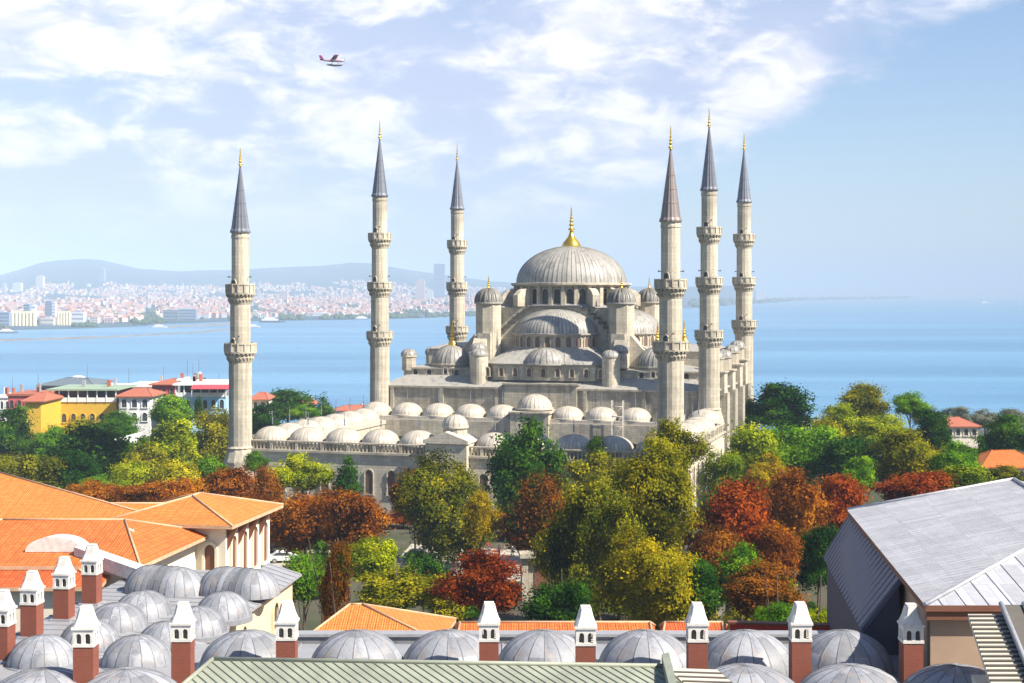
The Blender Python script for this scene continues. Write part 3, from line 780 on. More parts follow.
minaret(-31.5, -22.6, 120, 138, 196, [(233, 240, 249), (282, 289, 298), (331, 338, 347)], 1.82, 1.35, 14, 'three-balcony minaret where the forecourt meets the left front corner of the prayer hall', M['lead_spire'])
minaret(-31.3, 22.6, 143, 160, 209, [(240, 247, 255), (282, 289, 297), (326, 332, 341)], 1.82, 1.35, 14, 'slim three-balcony minaret half hidden behind the gold-tipped corner dome on the left', M['lead_spire'])
minaret(32, -22.6, 108, 126, 190, [(227, 235, 245), (277, 285, 295), (330, 338, 348)], 1.85, 1.36, 15, 'tallest looking minaret with a blue-grey spire, middle one of the three on the right', M['lead_spire'])
minaret(32, 22.6, 133, 149, 202, [(234, 241, 249), (277, 284, 292), (320, 327, 336)], 1.85, 1.36, 14, 'farthest right minaret standing against the open sea behind the mosque', M['lead_spire'])

def build_scaffold():
    x, y = mw(16.5, -31.2); root = empty('scaffold', (x, y, .5), MRZ, 'thin metal scaffold tower against the arcade in the forecourt', 'scaffold')
    mb = MB()
    for a in (-1, 1):
        for b in (-.5, .5): mb.tube([(a, b, 0), (a, b, 16.5)], [.06, .06], 5)
    mb.build('pole', M['tan_metal'], root)
    mb = MB()
    for k in range(9):
        for b in (-.5, .5): mb.tube([(-1, b, 1.8 * k + 1), (1, b, 1.8 * k + 1)], [.05, .05], 5)
        if k < 8: mb.tube([(-1, -.5, 1.8 * k + 1), (1, -.5, 1.8 * k + 2.8)], [.04, .04], 5)
    mb.build('brace', M['tan_metal'], root)
build_scaffold()

# ------------------------------------------------------------------ museum in the foreground: domed wing, chimneys, lead hall, tiled roofs
ZR = 19.55          # roof level under the domes
def make_chimney(parent, pos, hgt=2.05, rz=0):
    """brick shaft, white vent head with two arched openings a side, white tapering cap"""
    sh = MB().box(-.40, .40, -.40, .40, -.3, hgt).box(-.54, .54, -.54, .54, -.3, .12, 1).build('chimney', [M['brick'], M['lead_flat']], parent, pos, rz)
    mb = MB(); mb.box(-.43, .43, -.43, .43, hgt + .004, hgt + .12); z0, z1 = hgt + .12, hgt + .68
    ar = [(-.18, .21, .40), (.18, .21, .40)]
    comb_wall(mb, -.41, .41, z0, z1, ar, -.41, .1); comb_wall(mb, -.41, .41, z0, z1, ar, .31, .1)
    side = MB(); comb_wall(side, -.309, .309, z0, z1, [(-.155, .18, .40), (.155, .18, .40)], -.41, .1)
    comb_wall(side, -.309, .309, z0, z1, [(-.155, .18, .40), (.155, .18, .40)], .31, .1)
    mb.add([(-y, x, z) for x, y, z in side.v], side.f)
    mb.build('vent_head', M['plaster_white'], sh)
    MB().box(-.22, .22, -.22, .22, hgt + .124, hgt + .66).build('vent_shade_core', M['seam_dark'], sh)  # added dark core, stands in for shade inside the vent openings
    mb = MB().box(-.46, .46, -.46, .46, z1 + .004, z1 + .1)
    q = lambda r, c: [(-r, -r + c), (-r + c, -r), (r - c, -r), (r, -r + c), (r, r - c), (r - c, r), (-r + c, r), (-r, r - c)]
    mb.prism(q(.44, .09), z1 + .1, z1 + .42, 0, q(.33, .09)).prism(q(.33, .09), z1 + .42, z1 + .80, 0, q(.235, .07)).box(-.2, .2, -.2, .2, z1 + .79, z1 + .88)
    mb.build('cap', M['plaster_white'], sh)
    return sh
def build_gallery():
    root = empty('domed_gallery', (0, 64, ZR), 0, 'long museum wing roofed with rows of grey lead domes and white-capped brick chimneys', 'museum wing')
    X0, X1 = -30, 27
    loc = lambda x, y: (x, y - 64, 0)
    roof = MB().box(-30, 40, -14, 5.2, -.5, 0)
    roof.ribs([(-30, -14, 0), (40, -14, 0), (40, 5.2, 0), (-30, 5.2, 0)], (0, 1, 0), 1.05, .07, .05)
    roof.build('roof', M['lead_flat'], root)
    MB().box(-10.9, 26, 5.6, 6.2, -1.4, .25).box(-11.0, 26.1, 5.5, 6.3, .25, .38, 1).build('parapet', [M['lead_blue'], M['lead_flat']], root)
    MB().box(-30, 26, -13.9, 5.6, -19, -.51).build('wall', M['plaster_cream'], root)
    # far row
    seeds = iter(range(100, 200))
    for x in (-11.55, -6.75, -2.75, 1.4, 5.85, 10.25, 14.5, 19.2):
        dome_mesh(2.08 + .05 * (x % 1), 1.72, 16, .022, 4, .1, seed=next(seeds), narrow=.04, tv=.6).build('dome', M['lead_blue'], root, loc(x, 64.4))
    # near row, partly hidden by the sheet roof
    for x in (-18.6, -15.3, 9.4, 13.65, 17.85, 22.2):
        dome_mesh(2.3, 1.5, 16, .022, 4, .1, seed=next(seeds), narrow=.04, tv=.6).build('dome', M['lead_blue'], root, loc(x, 59.2 if x > 0 else 58.6))
    for x in (-22.6,): dome_mesh(2.0, 1.8, 14, .022, 4, .1, seed=next(seeds), narrow=.04, tv=.6).build('dome', M['lead_blue'], root, loc(x, 59.5))
    for px, Y in ((183, 61.3), (287, 61.5), (489, 61.3), (585.5, 60.6), (697, 61.2), (800, 61.3), (911, 61.0), (86, 58.5)):
        top = 293 + (CAMZ - ZR - 2.91) * F / Y
        make_chimney(root, loc((px - 512) * Y / F, Y), 2.05 if px > 100 else 2.5)
    # the side wing running away from us
    d = Vector((.12, .993)); n_ = Vector((.993, -.12)); ang = -math.atan2(.12, .993)
    o = Vector((-19.0, 66.0))
    def wl(a, b): p = o + n_ * a + d * b; return (p.x, p.y - 64, 0)
    wroof = MB().box(-5.6, 2.6, 1, 21.5, -.45, .02)
    wroof.ribs([(-5.6, 1, .02), (2.6, 1, .02), (2.6, 21.5, .02), (-5.6, 21.5, .02)], (1, 0, 0), 1.0, .07, .05)
    sl = [(1.9, 1.0, .40), (3.9, 1.0, -.22), (3.9, 22.2, -.22), (1.9, 22.2, .40)]
    wroof.extrude(sl, (0, 0, -.12)); wroof.ribs(sl, (1, 0, -.3), .85, .07, .05)
    wroof.build('roof', M['lead_flat'], root, wl(0, 0), ang)
    MB().box(-5.5, 3.4, 1.1, 21.9, -19, -.46).build('wall', M['plaster_cream'], root, wl(0, 0), ang)
    for b in (6, 12, 18):
        p = o + n_ * 3.4 + d * b; w_ = window(root, (p.x, p.y - 64, -2.6), ang, .9, 1.5, (M['plaster_cream'], M['pane']))
    for px, py, r in ((42, 645, 1.6), (89, 628, 1.5), (117, 610, 1.6), (143, 597, 1.6), (137, 645, 1.65), (166, 630, 1.45), (197, 614, 1.55), (223, 598, 1.5)):
        Y = (CAMZ - ZR) * F / (py + 18 - 293)
        dome_mesh(r * .93, 1.22, 16, .022, 4, .1, seed=next(seeds), narrow=.04, tv=.6).build('dome', M['lead_blue'], root, ((px - 512) * Y / F, Y - 64, .02))
    for px, py in ((165, 592), (239, 594)):          # two long vaults with rounded ends close the wing
        Y = (CAMZ - ZR) * F / (py - 293); mb = MB(); k = 14; hl, rv, hv = .95, 1.42, 1.4
        for j in range(5):
            x0, x1 = -hl + 2 * hl * j / 5, -hl + 2 * hl * (j + 1) / 5; tn = random.random()
            r0 = [(x0, rv * math.cos(PI * i / k), hv * math.sin(PI * i / k)) for i in range(k + 1)]; r1 = [(x1, y, z) for _, y, z in r0]
            mb.add(r0 + r1, [(i, i + 1, k + 2 + i, k + 1 + i) for i in range(k)], tint=tn, smooth=True)
            for q_ in (x0,): 
                g0 = [(q_, y * 1.025, z * 1.025) for _, y, z in r0]; g1 = [(q_ + .07, y, z) for _, y, z in g0]; g2 = [(q_ - .05, y * .97, z * .97) for _, y, z in g0]
                mb.add(g2 + g0 + g1, [(i, i + 1, k + 2 + i, k + 1 + i) for i in range(k)] + [(k + 1 + i, k + 2 + i, 2 * k + 3 + i, 2 * k + 2 + i) for i in range(k)])
        for sg in (-1, 1):
            hd = dome_mesh(rv, hv, 8, .022, 4, 0, a0=PI / 2 if sg < 0 else -PI / 2, a1=1.5 * PI if sg < 0 else PI / 2, seed=next(seeds), narrow=.04, tv=.6)
            o_ = len(mb.v); mb.v += [(x + sg * hl, y, z) for x, y, z in hd.v]; mb.f += [[i + o_ for i in f] for f in hd.f]; mb.m += hd.m; mb.sm += hd.sm; mb.t += hd.t
        mb.build('barrel_vault', M['lead_blue'], root, ((px - 512) * Y / F, Y - 64, .02), ang + R(-14))
    for px, Y in ((3, 66), (32, 70.5), (64, 74.3), (92, 78)):
        make_chimney(root, loc((px - 512) * Y / F, Y), 1.62, ang)
    return root
build_gallery()

def build_sheet_roof():
    root = empty('sheet_roof', (0, 55, ZR), 0, 'pale green ribbed metal roof along the bottom edge in front of the domes', 'roof')
    z = 2.1
    A, B = P(213, 660, 57.5), P(664, 667, 57.0); 
    A -= Vector((0, 55, ZR)); B -= Vector((0, 55, ZR))
    f1, f2 = Vector((-15.2, -6, -.25)), Vector((9.5, -6, -.25))
    b1, b2 = A + Vector((0, 1.1, -.5)), B + Vector((0, 1.1, -.5))
    front = [f1, f2, B, A]
    mb = MB().extrude(front, (0, 0, -.15)); mb.ribs(front, (.85, -1, -.25), .30, .035, .035, 1)
    back = [A, B, b2, b1]; mb.extrude(back, (0, 0, -.15)); 
    hip = [f1, A, b1, Vector((-15.5, 1.4, -.25))]; mb.extrude(hip, (0, 0, -.15))
    mb.tube([A + Vector((0, 0, .05)), B + Vector((0, 0, .05))], [.09, .09], 6); mb.tube([f1 + Vector((0, 0, .05)), A + Vector((0, 0, .05))], [.09, .09], 6)
    mb.build('sheet', [M['green_metal'], M['seam_green']], root)
    g = [B + Vector((.15, 0, -.03)), f2 + Vector((.15, 0, 0)), f2 + Vector((2.1, 0, -.1)), B + Vector((2.05, 0, -.1))]
    mb = MB().extrude(g, (0, 0, -.15)); mb.ribs(g, (1, .0, 0), .34, .07, .05, 1)
    mb.extrude([B + Vector((-.06, .3, -.3)), B + Vector((.22, .3, -.3)), B + Vector((.22, .3, .5)), B + Vector((-.06, .3, .42))], (0, -7, -1.2), 2)
    mb.build('end_sheet', [M['tan_metal'], M['seam_dark'], M['green_metal']], root)
    MB().box(-14.8, 9.3, -5.9, .9, -3, -.42).build('wall', M['plaster_pale'], root)
build_sheet_roof()

def build_corner_roof():
    """tan ribbed roof with a gutter, bottom right corner"""
    root = empty('ribbed_roof', (22, 55, ZR), 0, 'tan ribbed metal roof with a dark gutter in the lower right corner', 'roof')
    q = [P(968, 614, 58), P(1080, 614, 58), P(1110, 720, 51), P(1003, 720, 51)]
    q = [p - Vector((22, 55, ZR)) for p in q]
    mb = MB().extrude(q, (0, 0, -.2)); mb.ribs(q, (1, 0, 0), .33, .09, .07, 1); mb.build('sheet', [M['tan_metal'], M['seam_dark']], root)
    a, b = P(1001, 611, 58.2) - Vector((22, 55, ZR)), P(1040, 705, 52) - Vector((22, 55, ZR)); a.z += .15; b.z += .15
    t = Vector((.9, 0, 0)); mb = MB().extrude([a, a + t, b + t, b], (0, 0, .1)); 
    for s_ in (Vector((0, 0, 0)), t): mb.tube([a + s_ + Vector((0, 0, .15)), b + s_ + Vector((0, 0, .15))], [.11, .11], 6, 1)
    mb.build('gutter', [M['seam_dark'], M['lead_flat']], root)
    MB().prism([(q[0].x + .1, q[0].y - .1), (q[3].x + .1, q[3].y + .2), (q[2].x, q[2].y + .2), (q[1].x, q[1].y - .1)], -1.5, min(p.z for p in q) - .22).build('wall', M['plaster_pale'], root)
build_corner_roof()

def build_hall():
    root = empty('lead_roofed_hall', (20, 75, 4), 0, 'large hall with a broad hipped grey lead roof and a dark shaded lean-to', 'hall')
    o = Vector((20, 75, 4)); V = lambda *a: Vector(a) - o
    ze, zr = 23.3, 25.25
    P1, P2, P4, P5 = V(19.6, 86.3, ze), V(16.8, 60, ze), V(37.0, 60, ze), V(39.4, 86.3, ze)
    R1, R2 = V(26.9, 70.0, zr), V(28.9, 85.0, zr)
    mb = MB(); th = (0, 0, -.25)
    for poly in ([P2, R1, R2, P1], [P4, P2, R1], [P5, R2, R1, P4], [P1, R2, P5]):
        pl = poly
        mb.add(pl, [tuple(range(len(pl)))[::-1]], tint=.5)
    mb.add([P1, P2, P4, P5] + [p + Vector(th) for p in (P1, P2, P4, P5)], [(0, 1, 5, 4), (1, 2, 6, 5), (2, 3, 7, 6), (3, 0, 4, 7), (4, 5, 6, 7)], 1)
    mb.ribs([P2, R1, R2, P1], (1, -.05, .2), .52, .05, .035); mb.ribs([P4, P2, R1], (0, 1, .15), .95, .05, .035); mb.ribs([P5, R2, R1, P4], (1, 0, -.2), .52, .05, .035)
    for a, b in ((P2, R1), (R1, R2), (R2, P1), (R1, P4)): mb.tube([a + Vector((0, 0, .05)), b + Vector((0, 0, .05))], [.1, .1], 6)
    mb.build('roof', [M['lead_hall'], M['wood']], root)
    Mm = P1 + (P2 - P1) * .735
    Q1 = V(18.15, 86.2, 20.6); Q2 = V(15.8, 66.9, 20.75)
    dz = Vector((0, 0, -.27))
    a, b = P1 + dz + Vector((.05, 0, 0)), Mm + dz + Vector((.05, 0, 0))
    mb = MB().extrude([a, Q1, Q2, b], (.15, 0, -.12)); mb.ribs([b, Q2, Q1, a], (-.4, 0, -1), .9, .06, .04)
    mb.build('lean_to_roof', M['lead_shaded'], root)
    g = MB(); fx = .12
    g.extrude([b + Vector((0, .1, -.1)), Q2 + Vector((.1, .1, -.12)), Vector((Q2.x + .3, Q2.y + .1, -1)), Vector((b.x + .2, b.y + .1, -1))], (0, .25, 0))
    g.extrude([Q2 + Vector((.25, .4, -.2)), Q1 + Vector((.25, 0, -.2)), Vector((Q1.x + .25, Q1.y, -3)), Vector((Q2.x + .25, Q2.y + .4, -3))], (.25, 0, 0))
    g.build('lean_to_wall', M['wall_shaded'], root)
    w = MB(); w.prism([(P2.x + .35, P2.y + .5), (P4.x - .5, P4.y + .5), (P5.x - .5, P5.y - .3), (P1.x + .35, P1.y - .3)], -3, ze - 4 - .27)
    w.build('wall', M['wall_brown'], root)
    MB().box(P2.x + .1, P4.x, P2.y + .12, P2.y + .3, P2.z - .62, P2.z - .26).build('fascia', M['wood'], root)
M['lead_hall'] = lead('hall roof lead', (.42, .42, .435), (.33, .33, .355), sheet=(.55, 2.2), scale=.25, rough=.5, metal=.1, stain=.3)
M['lead_shaded'] = lead('shade-darkened lean-to lead', (.11, .11, .15), (.075, .075, .11), scale=.4, rough=.6, stain=.3)  # shade of the left-facing slope is put into this dark bluish colour
M['wall_shaded'] = plain('shade-darkened render', (.07, .07, .10), .9)  # lean-to wall: its shade is painted in as a dark bluish colour
M['wall_brown'] = plain('brown render', (.34, .235, .16), .9, 0, .2, .5)
build_hall()

def hip_roof(mb, corners, ridge, m=0, th=.22, over=True):
    """corners: four eave points in order; ridge: two points, the first nearer corners 0 and 3"""
    a, b, c, d = [Vector(p) for p in corners]; r0, r1 = [Vector(p) for p in ridge]
    for poly in ([a, b, r1, r0], [b, c, r1], [c, d, r0, r1], [d, a, r0]): mb.add(poly, [tuple(range(len(poly)))], m)
    t = Vector((0, 0, -th)); mb.add([a, b, c, d, a + t, b + t, c + t, d + t], [(1, 0, 4, 5), (2, 1, 5, 6), (3, 2, 6, 7), (0, 3, 7, 4), (7, 6, 5, 4)], 1)
    for p, q in ((a, r0), (d, r0), (b, r1), (c, r1), (r0, r1)): mb.tube([p + Vector((0, 0, .03)), q + Vector((0, 0, .03))], [.075, .075], 6, 1)
    return mb

def build_pavilion():
    """tiled pavilion with tall bracketed windows, behind the domed wing on the left"""
    e = 21.0
    C0 = Vector((-18.0, 95, e)); C1 = Vector((-16.2, 104.6, e))
    d = (C1 - C0).normalized(); n_ = Vector((-d.y, d.x, 0))
    C2 = C1 + n_ * 9.0; C3 = C0 + n_ * 9.0
    root = empty('tiled_pavilion', (C0.x, C0.y, 1.0), 0, 'cream pavilion with an orange hipped tile roof and tall windows under wooden brackets', 'pavilion')
    o = Vector((C0.x, C0.y, 1.0)); q = [p - o for p in (C0, C1, C2, C3)]
    mid0 = (q[0] + q[3]) / 2 + d * 4.2; mid1 = (q[1] + q[2]) / 2 - d * 4.2; mid0.z = mid1.z = e - 1 + 1.25
    hip_roof(MB(), q, (mid0, mid1)).build('roof', [M['tile_light'], M['mortar']], root)
    ins = .75; w = [q[0] + d * ins + n_ * ins, q[1] - d * ins + n_ * ins, q[2] - d * ins - n_ * ins, q[3] + d * ins - n_ * ins]
    MB().prism([(p.x, p.y) for p in w], 0, e - 1 - .24).build('wall', M['plaster_pale'], root)
    ang = math.atan2(-n_.y, -n_.x)
    for i in range(4):
        p = w[0] + (w[1] - w[0]) * ((i + .6) / 4.2); p.z = e - 1 - 3.7
        window(root, p, ang, .75, 2.7, (M['plaster_pale'], M['wood']))
        br = MB().extrude([(0, 0, -1.5), (0, -.7, -.02), (0, -.7, .0), (0, 0, 0)], (.16, 0, 0))
        pp = w[0] + (w[1] - w[0]) * ((i + .12) / 4.2); pp.z = e - 1 - .26
        br.build('bracket', M['wood'], root, pp, ang + PI / 2)
    for i in range(2):
        p = w[0] + (w[3] - w[0]) * (.14 + i * .3); p.z = e - 1 - 3.6
        window(root, p, math.atan2(-d.y, -d.x), .7, 2.2, (M['plaster_pale'], M['wood']))
    # wing of the same house running left behind
    a = P(148, 520, 97); b = P(178, 504, 106)
build_pavilion()

def roof_house(name, label, cat, corners, ridge, tile_, wall_z0=1.0, wall=None, extra=None, inset=.7, windows=()):
    """a low tiled building from its four eave corners and two ridge points (world)"""
    o = Vector((corners[0][0], corners[0][1], wall_z0))
    root = empty(name, o, 0, label, cat)
    q = [Vector(p) - o for p in corners]; rd = [Vector(p) - o for p in ridge]
    hip_roof(MB(), q, rd).build('roof', [tile_, M['mortar']], root)
    cen = sum(q, Vector()) / 4
    w = []
    for p in q:
        v = cen - p; v.z = 0; w.append((p + v.normalized() * inset * 1.4))
    ez = min(p.z for p in q) - .25
    MB().prism([(p.x, p.y) for p in w], 0, ez).build('wall', wall or M['plaster_pale'], root)
    return root
def build_left_roofs():
    roof_house('tiled_house', 'long low sunbleached tiled house linking the far left roof to the pavilion', 'house',
               [(-34.5, 98.5, 20.15), (-22.2, 98.5, 20.15), (-20.5, 107.5, 20.15), (-34.5, 107.5, 20.15)], [(-33.0, 103, 21.3), (-23.2, 103, 21.3)], M['tile_light'])
    roof_house('tiled_house', 'wide orange roofed house at the left edge, farthest and tallest tiled roof', 'house',
               [(-62, 97.0, 21.0), (-22.8, 97.6, 21.0), (-35.6, 107.6, 21.0), (-62, 116, 21.0)], [(-58, 106.0, 23.1), (-36.8, 106.0, 23.1)], M['tile_light'])
    r = roof_house('tiled_house', 'house with bright red-orange tiles and a curved white vault between its roof slopes', 'house',
               [(-46, 85.4, 20.2), (-21.5, 85.4, 20.2), (-19.6, 97.3, 20.2), (-46, 97.9, 20.2)], [(-32.1, 93.0, 21.7), (-24.4, 93.0, 21.7)], M['tile_orange'])
    o = Vector(r.location)
    mb = MB(); k = 14
    c0 = P(54, 552, 87.5) - o; w_ = 29 * 87.5 / F
    for dy0, dy1 in ((0, 1.0),):
        r0 = [c0 + Vector((w_ * math.cos(PI * i / k), dy0, (.9 * math.sin(PI * i / k)))) for i in range(k + 1)]
        r1 = [p + Vector((.2, dy1, 0)) for p in r0]
        mb.add(r0 + r1, [(i, i + 1, k + 2 + i, k + 1 + i) for i in range(k)], smooth=True); mb.add(r0, [tuple(range(k + 1))])
    mb.build('vault', M['plaster_white'], r)
    a, b = P(74, 547, 87) - o, P(142, 571, 83.2) - o; t = Vector((.35, .95, 0)); dn = Vector((0, 0, -.75))
    MB().extrude([a, b, b + t, a + t], (0, 0, -.75)).build('ramp', M['plaster_white'], r)
    for px, py in ((137, 551), (144, 548)):
        p = P(px, py, 90.0) - o
        MB().box(-.5, .5, -.4, .4, -.4, .12).box(-.42, .42, -.33, .33, .124, .15, 1).build('skylight', [M['wood'], M['plaster_white']], r, p, .3)
    mb = MB(); p0, p1, p2 = P(101, 538, 90.4) - o, P(118, 526, 92.5) - o, P(133, 531, 91.2) - o
    mb.extrude([p0, p1, p2, p0 + Vector((1.2, -.2, -.1))], (0, 0, -.5)); mb.build('dormer', [M['tile_orange'], M['lead_flat']], r)
    for q0, q1 in ((p0, p1), (p1, p2)): MB().tube([q0, q1], [.1, .1], 6).build('ridge_cap', M['plaster_white'], r)
    roof_house('tiled_house', 'low house with deep red tiles behind the row of brick chimneys on the left', 'house',
               [(-36, 83.0, 19.45), (-23.2, 83.0, 19.45), (-23.8, 92.0, 19.9), (-36, 92.0, 19.9)], [(-33, 89.4, 20.75), (-28.0, 89.4, 20.75)], M['tile_red'])
build_left_roofs()

def build_mid_roofs():
    roof_house('tiled_house', 'small orange tiled roof behind the lead domes with its lit hip facing right', 'house',
               [P(300, 642, 84), P(440, 642, 84), P(456, 619, 93), P(330, 619, 93)], [P(350, 604.5, 89), P(362, 604.5, 89)], M['tile_light'])
    for i, (x0, x1, lab, mt) in enumerate(((455, 655, 'low strip of orange tiled roof between two chimneys in front of the red bush', 'tile_orange'), (660, 727, 'short strip of red tiled roof beside the painted wall', 'tile_red'))):
        Y = 84 + i
        roof_house('tiled_house', lab, 'roof', [P(x0, 650, Y), P(x1, 650, Y), P(x1, 626, Y + 6), P(x0, 626, Y + 6)], [P(x0 + 5, 622.5, Y + 4), P(x1 - 5, 622.5, Y + 4)], M[mt])
    a, b = P(730, 624, 86), P(872, 628, 84)
    root = empty('garden_wall', (a.x, a.y, 1), 0, 'deep red painted wall behind the domes beside the lead-roofed hall', 'wall')
    o = Vector((a.x, a.y, 1)); b = b - o; a = a - o
    MB().extrude([(0, 0, 0), (b.x, b.y, 0), (b.x, b.y, b.z), (0, 0, a.z)], (0, .4, 0)).build('wall_body', M['red_wall'], root)
    MB().extrude([(-.1, -.1, a.z + .004), (b.x, b.y - .1, b.z + .004), (b.x, b.y + .5, b.z + .004), (-.1, .5, a.z + .004)], (0, 0, .12)).build('coping', M['wood'], root)
build_mid_roofs()

# ------------------------------------------------------------------ trees
LM = {
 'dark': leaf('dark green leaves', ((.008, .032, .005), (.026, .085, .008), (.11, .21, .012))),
 'mid': leaf('mid green leaves', ((.028, .095, .008), (.10, .24, .010), (.29, .44, .014))),
 'bright': leaf('bright green leaves', ((.04, .125, .008), (.095, .22, .012), (.18, .28, .016))),
 'yellowgreen': leaf('yellow green leaves', ((.05, .10, .006), (.21, .27, .008), (.50, .50, .010))),
 'olive': leaf('olive gold leaves', ((.04, .06, .006), (.19, .19, .008), (.52, .44, .010))),
 'gold': leaf('golden leaves', ((.13, .105, .005), (.36, .26, .006), (.52, .36, .010))),
 'orange': leaf('orange autumn leaves', ((.16, .05, .008), (.36, .11, .009), (.58, .25, .012))),
 'rust': leaf('rust autumn leaves', ((.09, .026, .006), (.27, .080, .009), (.52, .21, .012))),
 'red': leaf('red autumn leaves', ((.10, .016, .006), (.28, .050, .008), (.44, .12, .010))),
 'mixed': leaf('green and gold leaves', ((.018, .045, .006), (.13, .14, .008), (.50, .40, .009)), .2),
 'mixgold': leaf('yellow and green leaves', ((.05, .075, .006), (.25, .22, .008), (.48, .37, .010)), .2),
 'mixrust': leaf('green and rust leaves', ((.035, .055, .008), (.22, .07, .008), (.38, .15, .010)), .22),
 'pale': leaf('pale grey green leaves', ((.12, .15, .09), (.18, .20, .12), (.24, .24, .15))),
}
def crown_mesh(name, seed, shape, nclump, per, leaf_s, lob=7, spread=.13):
    """leaf quads gathered in clumps on a handful of lobes; the crown spans -1..1"""
    rs = np.random.RandomState(seed)
    if shape == 'round':
        lob = 17; C = rs.normal(size=(lob, 3)); C /= np.linalg.norm(C, axis=1)[:, None]; C *= rs.uniform(.42, .74, (lob, 1)); C[:, 2] *= .9
        Rr = rs.uniform(.20, .38, lob); C = np.vstack([C, [[0, 0, -.1]]]); Rr = np.append(Rr, .52)
    elif shape == 'tall':
        C = np.stack([rs.uniform(-.35, .35, lob), rs.uniform(-.35, .35, lob), np.linspace(-.65, .7, lob)], 1); Rr = .55 - .22 * np.abs(C[:, 2]) + rs.uniform(-.08, .08, lob)
        C[:, 2] *= .85
    elif shape == 'spread':
        C = np.stack([rs.uniform(-.6, .6, lob), rs.uniform(-.6, .6, lob), rs.uniform(-.5, .6, lob)], 1); Rr = rs.uniform(.22, .42, lob)
        C = np.vstack([C, [[0, 0, 0], [0, 0, -.3]]]); Rr = np.append(Rr, [.55, .45])
    else:
        lob = 9; z = np.linspace(-.85, .85, lob); C = np.stack([rs.uniform(-.06, .06, lob), rs.uniform(-.06, .06, lob), z], 1); Rr = .62 - .55 * (z + .85) / 1.7
        if shape == 'column': Rr = .8 * np.sqrt(np.maximum(.02, 1 - z ** 2)) * .9; C[:, :2] *= .3
    pts = []
    w = Rr ** 2 / (Rr ** 2).sum()
    tries = 0
    while len(pts) < nclump and tries < nclump * 30:
        tries += 1
        i = rs.choice(len(Rr), p=w); d = rs.normal(size=3); d /= np.linalg.norm(d)
        p = C[i] + d * Rr[i] * rs.uniform(.78, 1.04)
        dist = np.linalg.norm(C - p, axis=1) / Rr; dist[i] = 9
        if (dist < .62).any() and rs.rand() < .85: continue
        if noise.noise((p[0] * 2.3 + seed, p[1] * 2.3, p[2] * 2.3)) < -.22: continue
        pts.append(np.concatenate([p, d, [rs.rand()]]))
    pts = np.array(pts); n = len(pts) * per
    base = np.repeat(pts, per, axis=0)
    off = rs.normal(size=(n, 3)) * spread * np.repeat(rs.uniform(.6, 1.25, (len(pts), 1)), per, axis=0); off[:, 2] *= .75
    pos = base[:, :3] + off
    nrm = base[:, 3:6] * 1.5 + rs.normal(size=(n, 3)) * .55 + np.array([0, 0, .25]); nrm /= np.linalg.norm(nrm, axis=1)[:, None]
    t = np.cross(nrm, rs.normal(size=(n, 3))); t /= np.linalg.norm(t, axis=1)[:, None]; b = np.cross(nrm, t)
    s = leaf_s * rs.uniform(.4, 1.4, (n, 1))
    q = np.stack([pos - t * s, pos - b * s * .62, pos + t * s, pos + b * s * .62], 1).reshape(-1, 3)
    me = bpy.data.meshes.new(name); me.vertices.add(4 * n); me.vertices.foreach_set('co', q.ravel().astype(np.float32))
    me.loops.add(4 * n); me.loops.foreach_set('vertex_index', np.arange(4 * n, dtype=np.int32))
    me.polygons.add(n); me.polygons.foreach_set('loop_start', np.arange(0, 4 * n, 4, dtype=np.int32)); 
    me.update(calc_edges=True)
    at = me.attributes.new('tint', 'FLOAT', 'FACE'); at.data.foreach_set('value', np.clip(base[:, 6] * .55 + rs.rand(n) * .45, 0, 1).astype(np.float32))
    me.materials.append(LM['mid']); return me
CR = {}
for i in range(4): CR['round', i] = crown_mesh('crown', 10 + i, 'round', 210, 85, .041)
for i in range(3): CR['tall', i] = crown_mesh('crown', 30 + i, 'tall', 200, 80, .041)
for i in range(4): CR['spread', i] = crown_mesh('crown', 50 + i, 'spread', 240, 85, .040, lob=15)
for i in range(2): CR['cone', i] = crown_mesh('crown', 70 + i, 'cone', 130, 45, .050)
CR['column', 0] = crown_mesh('crown', 80, 'column', 130, 45, .055)
for i in range(2): CR['big', i] = crown_mesh('crown', 90 + i, 'spread', 520, 95, .024, lob=22, spread=.085)
for i in range(2): CR['bigtall', i] = crown_mesh('crown', 95 + i, 'tall', 330, 90, .026, lob=11, spread=.09)
def trunk_mesh(seed):
    """unit trunk: foot at 0, crown centre at z = 1, limbs spreading into it"""
    rnd = random.Random(seed); mb = MB()
    mb.tube([(0, 0, -.02), (.015, 0, .25), (-.01, .015, .55), (0, 0, 1.0), (.02, 0, 1.25)], [.05, .036, .03, .018, .006], 8)
    for k in range(7):
        a = 2 * PI * k / 7 + rnd.random(); z0 = .5 + .05 * k; l = rnd.uniform(.22, .4)
        mb.tube([(0, 0, z0), (math.cos(a) * l * .5, math.sin(a) * l * .5, z0 + .16), (math.cos(a) * l, math.sin(a) * l, z0 + rnd.uniform(.3, .5))], [.018, .011, .004], 5)
    return mb.build('trunk', M['bark'])
_tr = [trunk_mesh(i) for i in range(3)]; TRM = [o.data for o in _tr]
for o in _tr: bpy.data.objects.remove(o)
_n = [0]
